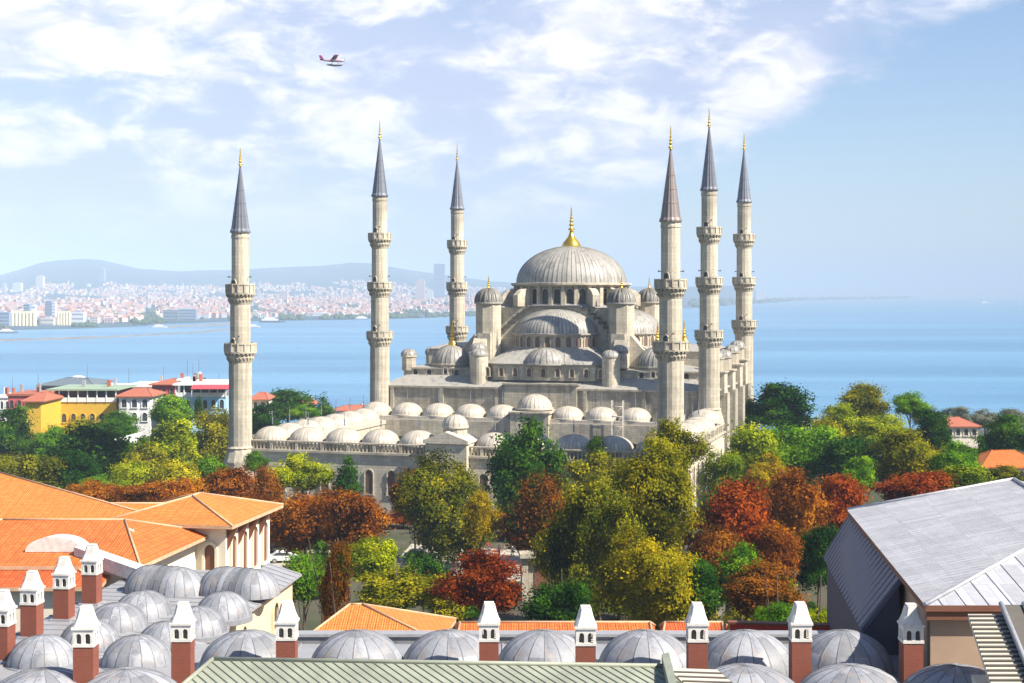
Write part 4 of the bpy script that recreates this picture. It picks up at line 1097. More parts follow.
def tree(px, top, w, bot, Y, col, label, shape='round', name='tree', group=None, var=None, cat=None):
    """px, top, w, bot: the crown's place in the picture; Y its distance"""
    x = (px - 512) * Y / F; bot += (bot - top) * (.16 if 130 < Y < 330 and shape not in ('cone', 'column') else 0); zt, zb = ZY(top, Y), ZY(bot, Y); hw = w / 2 * Y / F
    g = ground_z(x, Y); zb = max(zb, g + .3)
    if name == 'tree' and shape in ('cone', 'column'): name = 'conifer'
    _n[0] += 1; k = _n[0]
    root = empty(name, (x, Y, g), random.uniform(0, 6.28), label, cat or ('bush' if name == 'bush' else 'tree'), group)
    keys = [q for q in CR if q[0] == shape]; key = keys[(k if var is None else var) % len(keys)]
    c = bpy.data.objects.new('crown', CR[key]); COL.objects.link(c); c.parent = root
    c.location = (0, 0, (zt + zb) / 2 - g)
    f = {'round': 1.04, 'tall': .86, 'spread': 1.0, 'cone': .62, 'column': .75, 'big': 1.0, 'bigtall': .82}[shape]
    c.scale = (hw / f, hw / f * random.uniform(.9, 1.1), (zt - zb) / 2 / 1.03)
    c.material_slots[0].link = 'OBJECT'; c.material_slots[0].material = LM[col]
    t = bpy.data.objects.new('trunk', TRM[k % 3]); COL.objects.link(t); t.parent = root
    h = max(.5, (zt + zb) / 2 - g); ws = max(hw * 1.1, h * .35); t.scale = (ws, ws, h)
    return root
TREES = [
 # left, in front of the hotels
 (10, 405, 62, 470, 300, 'dark', 'dark green tree cut by the left edge below the red rooftop', 'round'),
 (50, 424, 46, 470, 292, 'mid', 'green tree just below the yellow house wall', 'round'),
 (92, 424, 92, 492, 250, 'dark', 'broad dark green tree with a lighter top below the yellow house', 'spread'),
 (118, 410, 50, 440, 300, 'bright', 'fresh green tree in front of the yellow house terrace', 'spread'),
 (172, 418, 78, 482, 262, 'yellowgreen', 'rounded yellow-green tree below the blue house', 'round'),
 (150, 440, 60, 486, 238, 'olive', 'olive-gold tree below the pale tent roof', 'round'),
 (174, 394, 52, 425, 318, 'mid', 'feathery green tree hiding the left part of the blue house', 'spread'),
 (217, 408, 50, 462, 285, 'olive', 'olive tree against the left side of the stout two-balcony minaret', 'tall'),
 (199, 399, 9, 426, 312, 'dark', 'narrow dark cypress in front of the blue house', 'column'),
 (22, 448, 74, 505, 222, 'olive', 'golden olive tree at the left edge above the tile roof', 'spread'),
 (66, 450, 60, 500, 226, 'dark', 'dark green tree between the golden olive tree and the broad dark tree', 'tall'),
 (96, 474, 44, 500, 205, 'bright', 'small bright green tree behind the rust hedge trees', 'round'),
 (128, 462, 46, 500, 215, 'yellowgreen', 'yellow-green tree rising behind the rust trees left of the minaret', 'tall'),
 (176, 462, 50, 505, 215, 'olive', 'slim olive tree left of the minaret foot', 'tall'),
 (212, 455, 46, 495, 225, 'mid', 'green tree standing beside the foot of the stout minaret', 'round'),
 (92, 480, 52, 512, 186, 'rust', 'leftmost of the low rust trees above the tiled roofs', 'spread'),
 (130, 480, 60, 515, 182, 'rust', 'low rust tree right above the long tiled house', 'spread'),
 (176, 476, 60, 515, 180, 'orange', 'brownish orange tree above the pavilion roof', 'spread'),
 (224, 466, 70, 512, 190, 'rust', 'rust tree behind the peak of the pavilion roof', 'spread'),
 (262, 462, 46, 520, 196, 'mixrust', 'rust tree below the foot of the stout minaret', 'round'),
 (255, 451, 28, 470, 222, 'bright', 'small round clipped green tree at the foot of the stout minaret', 'round'),
 (303, 452, 62, 490, 214, 'yellowgreen', 'round yellow-green tree against the forecourt wall', 'round'),
 (347, 452, 28, 494, 212, 'dark', 'small dark conifer against the forecourt wall', 'cone'),
 (268, 490, 62, 548, 180, 'rust', 'dark rust tree beside the pavilion eave', 'round'),
 (305, 484, 76, 552, 172, 'orange', 'orange tree in front of the forecourt wall right of the pavilion', 'spread'),
 (350, 484, 72, 548, 168, 'rust', 'rust orange tree below the two tall arched windows', 'spread'),
 (304, 551, 60, 606, 128, 'bright', 'round bright green bushy tree behind the corner of the lead roof', 'round'),
 (372, 533, 68, 580, 142, 'yellowgreen', 'yellow-green tree behind the thin dark trunk', 'round'),
 (396, 566, 96, 612, 122, 'olive', 'golden green spreading bush above the orange tiled roof', 'spread'),
 (338, 540, 34, 646, 99, 'mixrust', 'thin tall dark tree with reddish leaves rising from behind the tiled roof', 'tall'),
 # behind the forecourt, toward the sea
 (287, 389, 64, 424, 380, 'dark', 'large dark green tree standing before the sea behind the forecourt domes', 'spread'),
 (324, 391, 17, 418, 400, 'dark', 'pointed dark conifer before the sea beside the forecourt domes', 'cone'),
 (262, 402, 40, 440, 330, 'dark', 'dark tree just right of the stout minaret behind the forecourt', 'round'),
 (306, 404, 30, 420, 370, 'mid', 'small green tree between the dark tree and the conifer by the sea', 'round'),
 # centre
 (440, 452, 112, 560, 186, 'mixed', 'big green and gold tree in front of the forecourt gate', 'big'),
 (415, 466, 54, 520, 196, 'mixrust', 'orange topped tree pressed against the left of the big green and gold tree', 'round'),
 (480, 492, 40, 540, 172, 'gold', 'small golden tree at the right foot of the big green and gold tree', 'round'),
 (524, 414, 86, 505, 210, 'dark', 'tall dense dark green tree before the centre of the forecourt', 'round'),
 (536, 472, 82, 552, 172, 'mixrust', 'brown-orange tree below the tall dense dark green tree', 'spread'),
 (484, 549, 90, 622, 118, 'red', 'fiery red-orange bushy tree behind the chimneys in the centre', 'spread'),
 (652, 440, 116, 566, 144, 'mixgold', 'largest tree of the garden, its upper crown golden and broad', 'big'),
 (600, 476, 120, 612, 138, 'mixed', 'tall green and gold tree leaning on the left of the largest garden tree', 'big'),
 (650, 530, 118, 648, 120, 'mixgold', 'yellow-green lower tree in front of the largest garden tree', 'big'),
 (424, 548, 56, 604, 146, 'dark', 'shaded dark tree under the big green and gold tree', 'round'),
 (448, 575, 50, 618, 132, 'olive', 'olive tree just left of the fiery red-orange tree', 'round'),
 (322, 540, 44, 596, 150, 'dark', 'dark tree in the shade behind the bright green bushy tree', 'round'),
 (556, 520, 60, 580, 156, 'mixed', 'green tree filling the gap above the kiosk', 'round'),
 (716, 520, 56, 580, 150, 'mixrust', 'brownish tree right of the largest garden tree', 'round'),
 (562, 572, 82, 645, 112, 'dark', 'dark green tree at the left foot of the largest garden tree', 'spread'),
 (676, 416, 60, 470, 200, 'olive', 'dark topped tree below the brown-spired minaret', 'round'),
 (596, 434, 24, 462, 218, 'dark', 'small dark green tree in front of the forecourt domes', 'round'),
 # right
 (750, 424, 62, 486, 236, 'yellowgreen', 'yellow-green tree right of the prayer hall corner', 'tall'),
 (780, 381, 80, 430, 300, 'dark', 'broad dark green tree before the sea right of the last minaret', 'round'),
 (800, 420, 76, 482, 246, 'mid', 'large mid green tree below the broad dark tree on the right', 'spread'),
 (865, 381, 60, 424, 310, 'olive', 'olive-green round tree before the sea on the right', 'round'),
 (910, 390, 42, 418, 305, 'mid', 'small dark green round tree before the sea on the right', 'round'),
 (838, 402, 46, 440, 285, 'yellowgreen', 'yellow-green tree left below the olive round tree', 'round'),
 (884, 412, 56, 448, 275, 'yellowgreen', 'yellow-green tree right below the olive round tree', 'spread'),
 (851, 436, 60, 486, 238, 'dark', 'dark green tree in the middle of the grove on the right', 'tall'),
 (905, 428, 76, 486, 232, 'olive', 'gold-green tree above the dark red tree on the right', 'spread'),
 (935, 408, 44, 446, 285, 'dark', 'dark green tree left of the red roofed house', 'round'),
 (958, 440, 60, 482, 222, 'mid', 'mid green tree below the red roofed house', 'round'),
 (966, 464, 62, 500, 205, 'yellowgreen', 'low yellow-green tree above the ridge of the lead roof', 'spread'),
 (1008, 414, 56, 452, 275, 'dark', 'very dark pine near the right edge', 'spread'),
 (1005, 466, 60, 496, 210, 'olive', 'olive tree at the right edge in front of the orange roof', 'round'),
 (768, 452, 40, 490, 205, 'gold', 'small gold and orange tree in front of the prayer hall side', 'round'),
 (730, 478, 100, 570, 160, 'red', 'dark red tree right of the largest garden tree', 'spread'),
 (792, 468, 72, 545, 172, 'rust', 'rust tree in the middle of the red row on the right', 'spread'),
 (838, 472, 76, 545, 178, 'red', 'red tree just left of the lead roof peak', 'round'),
 (916, 468, 96, 512, 185, 'red', 'low dark red tree showing above the lead roof', 'spread'),
 (776, 520, 64, 572, 150, 'orange', 'orange tree below the red row in front of the dark lean-to', 'round'),
 (760, 562, 86, 628, 122, 'mixrust', 'brown and green tree behind the chimney left of the red wall', 'spread'),
 (694, 558, 66, 626, 120, 'dark', 'dark green tree right of the yellow-green lower tree', 'tall'),
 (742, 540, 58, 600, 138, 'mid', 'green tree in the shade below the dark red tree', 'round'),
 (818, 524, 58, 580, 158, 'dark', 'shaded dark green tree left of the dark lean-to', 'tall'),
 (778, 600, 52, 634, 104, 'bright', 'bright green shrub behind the red wall', 'round'),
 (820, 606, 40, 634, 102, 'yellowgreen', 'small yellow-green shrub behind the red wall', 'spread'),
 (640, 500, 90, 560, 182, 'olive', 'olive tree deep behind the largest garden tree', 'round'),
 (568, 478, 60, 540, 190, 'olive', 'olive-gold tree between the dark green tree and the largest garden tree', 'round'),
 (600, 452, 60, 500, 204, 'olive', 'golden crown above and behind the largest garden tree', 'spread'),
 (860, 455, 44, 490, 215, 'mid', 'green tree peeping between the red trees and the dark grove tree', 'round'),
 (722, 450, 40, 500, 225, 'yellowgreen', 'slim yellow-green tree at the corner of the forecourt wall', 'tall'),
 (825, 415, 50, 460, 262, 'olive', 'olive tree between the mid green tree and the grove', 'round'),
]
for t in TREES: tree(*t)
for px, w in ((925, 36), (955, 44), (985, 40), (1012, 40)):
    tree(px, 403 + (px % 7), w, 432, 460, 'pale', 'pale hazy poplar in the row along the shore behind the red roofed house', 'round', group='pale poplars along the shore')
rr = random.Random(11)
for i in range(42):          # backing greenery along the mosque hill, between the named trees
    px = rr.choice((rr.uniform(-20, 235), rr.uniform(735, 1040))); Y = rr.uniform(285, 345)
    top = 300 + 120 * (300 / Y) + rr.uniform(4, 30)
    tree(px, top, rr.uniform(34, 56), top + rr.uniform(35, 50), Y, rr.choice(('dark', 'mid', 'dark', 'olive')), 'green tree half hidden in the wood beside the mosque', rr.choice(('round', 'spread')), group='trees of the wood beside the mosque')
for i in range(26):          # lower trees of the park, mostly in shade behind the front ones
    px = rr.uniform(250, 860); Y = rr.uniform(196, 222)
    top = 492 + rr.uniform(0, 24)
    tree(px, top, rr.uniform(34, 52), top + rr.uniform(34, 44), Y, rr.choice(('rust', 'mixrust', 'dark', 'olive', 'red')), 'low park tree half hidden in front of the forecourt wall', 'round', group='low park trees along the forecourt wall')

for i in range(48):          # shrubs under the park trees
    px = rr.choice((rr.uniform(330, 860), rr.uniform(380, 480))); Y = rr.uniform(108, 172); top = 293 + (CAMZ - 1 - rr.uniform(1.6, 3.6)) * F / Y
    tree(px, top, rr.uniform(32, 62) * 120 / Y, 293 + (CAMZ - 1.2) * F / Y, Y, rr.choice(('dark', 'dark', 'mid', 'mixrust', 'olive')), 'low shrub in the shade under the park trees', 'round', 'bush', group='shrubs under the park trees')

# ------------------------------------------------------------------ the town by the shore on the left, and houses on the right
M['yellow'] = plain('yellow wall paint', (.60, .37, .035), .8, 0, .08)
M['blue'] = plain('light blue wall paint', (.36, .58, .74), .8, 0, .06)
M['white_wall'] = plain('white wall paint', (.74, .73, .70), .8, 0, .06)
M['pink'] = plain('red wall paint', (.42, .10, .09), .8, 0, .08)
M['grey_wall'] = plain('grey wall paint', (.30, .28, .29), .8, 0, .1)
M['roof_green'] = plain('grey green roof', (.26, .34, .24), .7)
M['roof_dark'] = plain('dark slate roof', (.12, .15, .17), .7)
M['roof_red'] = plain('red roof', (.36, .11, .06), .75)
M['glass'] = plain('window glass', (.05, .06, .08), .2)
M['canvas'] = plain('white canvas', (.78, .75, .68), .8)
M['awning'] = plain('red awning cloth', (.55, .06, .08), .8)
def town_house(px0, px1, top, bot, Y, dep, wall, roof, label, kind='flat', name='town_house', cat='house', rows=2, cols=5, rz=0.0, rise=None):
    x0, x1 = (px0 - 512) * Y / F, (px1 - 512) * Y / F; zt, zb = ZY(top, Y), ZY(bot, Y)
    cx = (x0 + x1) / 2; g = min(zb, ground_z(cx, Y)) - 2; w = (x1 - x0) / 2
    root = empty(name, (cx, Y, g), rz, label, cat); h = zt - g
    body = MB().box(-w, w, 0, dep, 0, h).build('wall', wall, root)
    if kind == 'hip':
        e = .7; hip_roof(MB(), [(-w - e, -e, h + .2), (w + e, -e, h + .2), (w + e, dep + e, h + .2), (-w - e, dep + e, h + .2)],
                         [(-w + min(w * .6, dep / 2), dep / 2, h + (rise or 1.6)), (w - min(w * .6, dep / 2), dep / 2, h + (rise or 1.6))]).build('roof', [roof, roof], root)
    elif kind == 'flat':
        MB().box(-w - .3, w + .3, -.3, dep + .3, h + .004, h + .5).build('roof', roof, root)
    elif kind == 'terrace':
        mb = MB().box(-w - .6, w + .6, -.8, dep + .4, h + 2.6, h + 2.95); mb.build('terrace_roof', roof, root)
        mb = MB()
        for i in range(cols + 1): mb.box(-w + 2 * w * i / cols - .12, -w + 2 * w * i / cols + .12, -.3, -.06, h + .004, h + 2.59)
        mb.box(-w, w, -.2, -.06, h + .004, h + 1.0); mb.build('terrace_post', M['white_wall'], root)
        MB().box(-w + .4, w - .4, 2.2, dep - .4, h + .004, h + 2.55).build('terrace_room', M['glass'], root)
    rq = random.Random(int(px0 * 7))
    if kind != 'hip' or w > 5:
        for q_ in range(rq.choice((1, 2, 3))):
            ax_ = rq.uniform(-w * .8, w * .8); hh_ = h + (2.9 if kind == 'terrace' else .4 if kind == 'flat' else .1)
            MB().box(ax_ - .35, ax_ + .35, dep * .5, dep * .5 + .7, hh_, hh_ + rq.uniform(1.2, 2.2)).build('chimney', rq.choice((M['white_wall'], M['grey_wall'], M['roof_red'])), root)
        MB().tube([(w * .5, dep * .4, h), (w * .5, dep * .4, h + 5)], [.06, .04], 5).build('aerial', M['seam_dark'], root)
    vis = zt - zb
    for r in range(rows):
        for c in range(cols):
            o = window(root, (-w + 2 * w * (c + .5) / cols, 0, h - vis * (r + .78) / rows), -PI / 2, min(1.4, w / cols), min(1.9, vis / rows * .6), (wall, M['glass']))
    if rz == 0 or True:
        for r in range(rows):
            for c in range(2): window(root, (w, dep * (c + .5) / 2, h - vis * (r + .78) / rows), 0, 1.2, min(1.8, vis / rows * .6), (wall, M['glass']))
    return root
r = town_house(50, 116, 402, 428, 332, 16, M['yellow'], M['roof_green'], 'yellow house with a covered roof terrace under a flat green roof', 'terrace', rows=1, cols=7)
town_house(25, 41, 402, 430, 318, 14, M['yellow'], M['roof_red'], 'plain bright yellow gable wall of a lower house left of the terrace house', 'hip', rows=0, cols=1)
town_house(40, 92, 386, 405, 372, 18, M['grey_wall'], M['roof_dark'], 'grey upper-floor house with a dark hipped roof behind the yellow terrace house', 'hip', rows=2, cols=8)
town_house(70, 80, 381, 392, 390, 6, M['pink'], M['canvas'], 'small red roof room with a pale peaked top behind the grey house', 'hip', rows=0, cols=1, rise=1.2)
town_house(8, 38, 396, 412, 350, 14, M['pink'], M['roof_red'], 'red rooftop house at the far left above the trees', 'flat', rows=1, cols=4)
town_house(-6, 10, 398, 412, 372, 12, M['white_wall'], M['canvas'], 'white house cut by the left edge beside the red rooftop', 'flat', rows=1, cols=3)
town_house(119, 150, 397, 424, 330, 12, M['white_wall'], M['roof_red'], 'white and red house between the yellow house and the blue house', 'hip', rows=2, cols=3)
town_house(94, 132, 389, 402, 385, 16, M['white_wall'], M['canvas'], 'long low white roof behind the yellow house', 'flat', rows=1, cols=6)
town_house(126, 168, 387, 400, 378, 16, M['white_wall'], M['canvas'], 'white flat roofed house behind the red and white house', 'flat', rows=1, cols=6)
r = town_house(176, 226, 397, 426, 328, 16, M['blue'], M['white_wall'], 'light blue house with a white roof edge and a red awning terrace', 'terrace', rows=2, cols=6)
town_house(152, 200, 385, 400, 360, 14, M['pink'], M['roof_red'], 'house with a long red roof behind the blue house', 'hip', rows=1, cols=6, rise=1.2)
town_house(178, 188, 381, 394, 352, 5, M['white_wall'], M['white_wall'], 'white rooftop turret above the blue house', 'flat', rows=1, cols=1)
town_house(190, 199, 381, 394, 351, 6, M['white_wall'], M['glass'], 'white rooftop room with a dark top beside the turret', 'flat', rows=1, cols=1)
town_house(222, 236, 392, 412, 345, 12, M['plaster_cream'], M['roof_red'], 'cream house half hidden by the stout minaret', 'hip', rows=1, cols=2)
def awning(px, py, Y, w, label):
    root = empty('awning', P(px, py, Y), 0, label, 'awning')
    MB().extrude([(-w, -1.5, -.4), (w, -1.5, -.4), (w, 1.5, .4), (-w, 1.5, .4)], (0, 0, .12)).build('cloth', M['awning'], root)
    mb = MB()
    for sx_ in (-w + .2, w - .2): mb.tube([(sx_, -1.3, -2.6), (sx_, -1.3, -.38)], [.05, .05], 5)
    mb.build('pole', M['white_wall'], root)
awning(211, 387, 326, 4.2, 'red awning over the roof terrace of the blue house')
tent = empty('tent', P(125, 446, 270), 0, 'white tent roof among the trees below the red and white house', 'tent')
MB().extrude([(-2.6, -2, 0), (2.6, -2, .8), (2.6, 2, 2.3), (-2.6, 2, .9)], (0, 0, .15)).build('canvas_roof', M['canvas'], tent)
mb = MB()
for a, b in ((-2.4, -1.8), (2.4, -1.8), (2.4, 1.8), (-2.4, 1.8)): mb.tube([(a, b, -8), (a, b, .2)], [.07, .07], 5)
mb.build('pole', M['white_wall'], tent)
town_house(946, 978, 427, 438, 320, 12, M['plaster_pale'], M['roof_red'], 'red roofed house among the trees near the shore on the right', 'hip', rows=1, cols=4)
town_house(984, 1044, 468, 486, 245, 10, M['plaster_pale'], M['tile_orange'], 'house under a low orange tile roof at the right edge', 'hip', rows=1, cols=4, rise=2.4)
town_house(252, 266, 400, 412, 356, 9, M['plaster_pale'], M['roof_red'], 'small red roofed house peeping out of the trees behind the forecourt', 'hip', rows=1, cols=2)
town_house(300, 312, 405, 412, 420, 9, M['plaster_pale'], M['roof_red'], 'tiny red roofed house by the dark conifer near the sea', 'hip', rows=1, cols=2)
town_house(334, 372, 411, 420, 470, 9, M['white_wall'], M['roof_red'], 'row of low shore houses just left of the prayer hall', 'hip', rows=1, cols=6)

# ------------------------------------------------------------------ the far city across the water
FW = {}
def far_mat(n, c): FW[n] = plain('far ' + n, c, .8, 0, .04, .05); return FW[n]
for n, c in (('white', (.62, .60, .58)), ('cream', (.56, .48, .38)), ('pink', (.50, .35, .33)), ('grey', (.38, .38, .42)), ('redroof', (.40, .20, .15)), ('brownroof', (.34, .21, .17)), ('blue', (.20, .27, .38)), ('dark', (.10, .12, .15)), ('yellow', (.72, .62, .40))): far_mat(n, c)
def far_box(mb, x, y, z, w, d, h, roof, m=0, mr=1, ang=0.0):
    ca, sa = math.cos(ang), math.sin(ang)
    q = [(x + a * ca - b * sa, y + a * sa + b * ca) for a, b in ((-w, -d), (w, -d), (w, d), (-w, d))]
    mb.prism(q, z - 8, z + h, m)
    if roof:
        t = [(x + (a - x) * .25, y + (b - y) * .25) for a, b in q]; mb.prism([(x + (a - x) * 1.06, y + (b - y) * 1.06) for a, b in q], z + h + .01, z + h + roof, mr, t)
protos = {}
CG = 'pale buildings of the distant city across the water'
CL = 'small pale building among many in the hazy distant city across the water'
rc = random.Random(5)
def far_building(x, y, z, w, d, h, wall, roofm, rise):
    key = (wall, roofm, rise > 0)
    if key not in protos:
        mb = MB(); far_box(mb, 0, 0, 0, 1, 1, 1, 0)
        me = mb.build('city_building', [FW[wall], FW[roofm]]); bpy.data.objects.remove(me)
        pass
    mb = MB()
    if key not in protos:
        q = [(-1, -1), (1, -1), (1, 1), (-1, 1)]; mb.prism(q, -.6, 1, 0)
        if rise > 0: mb.prism([(a * 1.06, b * 1.06) for a, b in q], 1.002, 1.3, 1, [(a * .3, b * .3) for a, b in q])
        else: mb.box(-.4, .3, -.3, .4, 1.002, 1.15, 0)
        for r_ in range(3):
            for c_ in range(3): mb.box(-.82 + .62 * c_, -.45 + .62 * c_, -1.03, -1.001, .08 + .3 * r_, .26 + .3 * r_, 2)
        o = mb.build('city_building', [FW[wall], FW[roofm], FW['dark']]); protos[key] = o.data; bpy.data.objects.remove(o)
    o = bpy.data.objects.new('city_building', protos[key]); COL.objects.link(o)
    o.location = (x, y, z); o.scale = (w, d, h); o.rotation_euler = (0, 0, rc.uniform(-.5, .5))
    tag(o, CL, 'building', CG); return o
for i in range(240):
    px = rc.choice((rc.uniform(-15, 232), rc.uniform(-15, 232), rc.uniform(244, 376), rc.uniform(244, 376), rc.uniform(392, 500)))
    Yc = coastY(px); Y = Yc + 190 + 2000 * rc.random() ** 1.5
    x = (px - 512) * Y / F; z = land(px, Y)
    rise = rc.random() < .6
    w = rc.uniform(4.5, 9)
    far_building(x, Y, z, w, rc.uniform(5, 9), rc.uniform(7, 15), rc.choice(('white', 'white', 'cream', 'pink', 'white', 'grey')), rc.choice(('redroof', 'brownroof', 'brownroof')), 1 if rise else 0)
mbs = MB(); 
for i in range(9000):
    px = rc.uniform(-40, 505); Yc = coastY(px); Y = Yc + 260 + 4300 * rc.random() ** 1.15
    x = (px - 512) * Y / F; z = land(px, Y)
    if noise.noise((px * .03, Y * .0016, 7)) < -.22: continue
    far_box(mbs, x, Y, z, rc.uniform(3.5, 8), rc.uniform(4, 8), rc.uniform(5, 13) * (1.7 if rc.random() < .06 else 1), rc.choice((0, 2.6, 3.0)), rc.choice((0, 2, 3, 3, 4, 4)), rc.choice((1, 1, 5, 5)), rc.uniform(-.5, .5))
tag(mbs.build('city_mass', [FW['white'], FW['redroof'], FW['cream'], FW['pink'], FW['grey'], FW['brownroof']], uv=False), 'hazy sprawl of tiny pale and red-roofed buildings across the water', 'city', kind='stuff')
# far-off woods between the houses
mt = MB()
for i in range(1700):
    px = rc.uniform(-40, 500) if i < 1400 else rc.uniform(690, 912)
    Yc = coastY(px); Y = Yc + (30 + 2500 * rc.random() ** 2.2 if px < 600 else 1500 * rc.random() + 30)
    if noise.noise((px * .03, Y * .0016, 7)) > .12 and px < 600: continue
    x = (px - 512) * Y / F; z = land(px, Y); r_ = rc.uniform(4, 9) * (1 if px < 600 else 2.6)
    o = len(mt.v)
    mt.lathe([(r_ * .7, -r_ * .3), (r_, r_ * .25), (r_ * .8, r_ * .7), (r_ * .3, r_ * 1.0), (.1, r_ * 1.05)], 6, (x, Y, z), a0=rc.random(), a1=rc.random() * 0 + 2 * PI + 0)
M['far_wood'] = plain('far woods', (.045, .075, .035), .95, 0, .2, .05)
tag(mt.build('far_wood', M['far_wood'], uv=False), 'dark patches of distant trees among the city and along the low headland', 'woods', kind='stuff')
def special(px0, px1, top, bot, dY, wall, label, kind='box', name='city_building', cat='building', roofm='grey', dep=18, rows=6, cols=6):
    pxm = (px0 + px1) / 2; Y = coastY(pxm) + dY; x0, x1 = (px0 - 512) * Y / F, (px1 - 512) * Y / F
    z0 = ZY(bot, Y); zt = ZY(top, Y); zl = min(land(pxm, Y), z0) - 3; w = (x1 - x0) / 2; h = zt - zl
    root = empty(name, ((x0 + x1) / 2, Y, zl), 0, label, cat)
    mb = MB()
    if kind == 'silo':
        n = cols
        for i in range(n): mb.lathe([(w / n * 1.08, 0), (w / n * 1.08, h * .9), (w / n * .9, h * .92)], 12, (-w + w / n + 2 * w / n * i, 0, 0), cap=True)
        mb.box(-w, w, -w / n * .5, w / n * .5, h * .9, h)
        mb.build('wall', FW[wall], root)
    else:
        mb.box(-w, w, -dep / 2, dep / 2, 0, h); mb.build('wall', FW[wall], root)
        MB().box(-w * .5, w * .4, -dep / 4, dep / 4, h + .01, h + 3).build('roof_room', FW[roofm], root)
        vis = zt - z0; wm = MB()
        for r_ in range(rows):
            wm.box(-w * .92, w * .92, -dep / 2 - .2, -dep / 2 - .01, h - vis * (r_ + .7) / rows, h - vis * (r_ + .35) / rows)
        wm.build('window_band', FW['blue' if wall != 'blue' else 'dark'], root)
    return root
special(11, 36, 311, 328, 120, 'yellow', 'long pale cream silo block at the water\'s edge on the far left', 'silo', cols=7)
special(32, 36, 305, 328, 110, 'white', 'thin white tower at the right end of the long cream silo', rows=5, dep=8)
special(-8, 11, 312, 326, 150, 'blue', 'blue-grey block left of the long cream silo', rows=4)
special(25, 31, 304, 312, 240, 'blue', 'small dark blue block above the long cream silo', rows=3)
special(46, 53, 301, 318, 260, 'blue', 'dark blue tower between the two cream silos', rows=8, dep=14)
special(53, 56, 302, 326, 200, 'white', 'thin white tower beside the dark blue tower', rows=8, dep=10)
special(57, 71, 311, 326, 120, 'yellow', 'shorter cream silo right of the thin white tower', 'silo', cols=5)
special(42, 55, 318, 326, 140, 'cream', 'low cream warehouse between the two silos', rows=2)
special(73, 85, 312, 325, 150, 'white', 'white hall with a blue roof right of the shorter silo', rows=3, roofm='blue')
special(164, 178, 310, 326, 160, 'dark', 'left and darker half of the big dark waterfront block', rows=5)
special(178, 197, 309, 326, 165, 'blue', 'right half of the big dark waterfront block with many windows', rows=6)
special(37, 44, 276, 292, 4200, 'cream', 'pale twin high-rise on the skyline below the left end of the big hill', rows=8, dep=30)
special(14, 22, 283, 293, 4200, 'white', 'low white high-rise left of the pale twin high-rise', rows=6, dep=30)
special(100, 105, 269, 292, 4800, 'blue', 'slim blue-grey skyscraper in front of the big hill', rows=12, dep=30)
special(87, 90, 284, 292, 4300, 'white', 'tiny white high-rise left of the slim blue-grey skyscraper', rows=6, dep=20)
special(3, 6, 284, 296, 4200, 'grey', 'grey high-rise at the far left edge of the skyline', rows=8, dep=20)
special(434, 445, 264, 297, 3400, 'blue', 'tall lone blue skyscraper between two minarets', rows=16, dep=50)
special(416, 425, 280, 299, 2600, 'pink', 'pair of pinkish high-rises left of the tall lone skyscraper', rows=10, dep=40)
special(280, 288, 291, 306, 1800, 'pink', 'pinkish high-rise block between the two left minarets', rows=8, dep=25)
special(427, 433, 290, 300, 2400, 'white', 'white high-rise at the foot of the tall lone skyscraper', rows=6, dep=25)
special(268, 278, 309, 317, 300, 'redroof', 'round red building at the waterfront between the two left minarets', rows=3)
special(300, 330, 313, 317, 260, 'white', 'long low white hall at the waterfront between the two left minarets', rows=2)
special(755, 764, 290.5, 298, 900, 'white', 'white apartment blocks on the low headland right of the last minaret', rows=5, dep=60)
special(746, 752, 293, 299, 700, 'white', 'smaller white blocks beside the last minaret on the headland', rows=4, dep=50)

# breakwaters
M['rock'] = plain('breakwater rock', (.16, .14, .125), .95, 0, .25, .05)
def breakwater(pts, label, w=5, h=2.2):
    mb = MB(); prev = None; vs = []
    for px, py in pts:
        Y = 66 * F / (py - 293); x = (px - 512) * Y / F
        vs.append((x, Y))
    for (a, b), (c, d) in zip(vs, vs[1:]):
        k = 6
        for i in range(k):
            t0, t1 = i / k, (i + 1) / k; hh = h + rc.uniform(-.6, .6)
            xa, ya, xb, yb = a + (c - a) * t0, b + (d - b) * t0, a + (c - a) * t1, b + (d - b) * t1
            mb.add([(xa, ya - w, -31), (xb, yb - w, -31), (xb, yb - w * .4, -30 + hh), (xa, ya - w * .4, -30 + hh), (xa, ya + w * .4, -30 + hh), (xb, yb + w * .4, -30 + hh), (xa, ya + w, -31), (xb, yb + w, -31)],
                   [(0, 1, 2, 3), (3, 2, 5, 4), (4, 5, 7, 6)])
    o = mb.build('breakwater', M['rock']); tag(o, label, 'breakwater')
breakwater([(-60, 342.5), (0, 341), (60, 339.5), (130, 336.5), (190, 333), (244, 329)], 'long low stone breakwater across the bay on the left')
breakwater([(168, 327.6), (200, 326.2), (244, 324.2)], 'short pale breakwater beyond the long one', 6, 3)

def boat(px, py, length, label, hullm, ang=.1, name='ferry'):
    Y = 66 * F / (py - 293); root = empty(name, ((px - 512) * Y / F, Y, -30), ang, label, 'boat')
    l = length / 2; w = length * .12; h = length * .07
    pl = [(-l, -w * .7), (l * .6, -w), (l, 0), (l * .6, w), (-l, w * .7)]
    MB().prism([(x * .94, y * .8) for x, y in pl], -1, h, 0, pl).build('hull', hullm, root)
    MB().box(-l * .75, l * .45, -w * .6, w * .6, h + .01, h * 2.0).box(-l * .55, l * .2, -w * .5, w * .5, h * 2.0 + .01, h * 2.9).build('cabin', FW['white'], root)
    MB().lathe([(w * .25, 0), (w * .2, h * 1.3)], 8, (-l * .15, 0, h * 2.9), cap=True).build('funnel', FW['redroof'], root)
boat(985, 303.2, 62, 'white ship far out on the open sea at the right', FW['white'], .2)
boat(8, 333, 34, 'dark boat inside the harbour at the far left', FW['dark'])
boat(160, 327.5, 30, 'white boat at the end of the short pale breakwater', FW['white'])
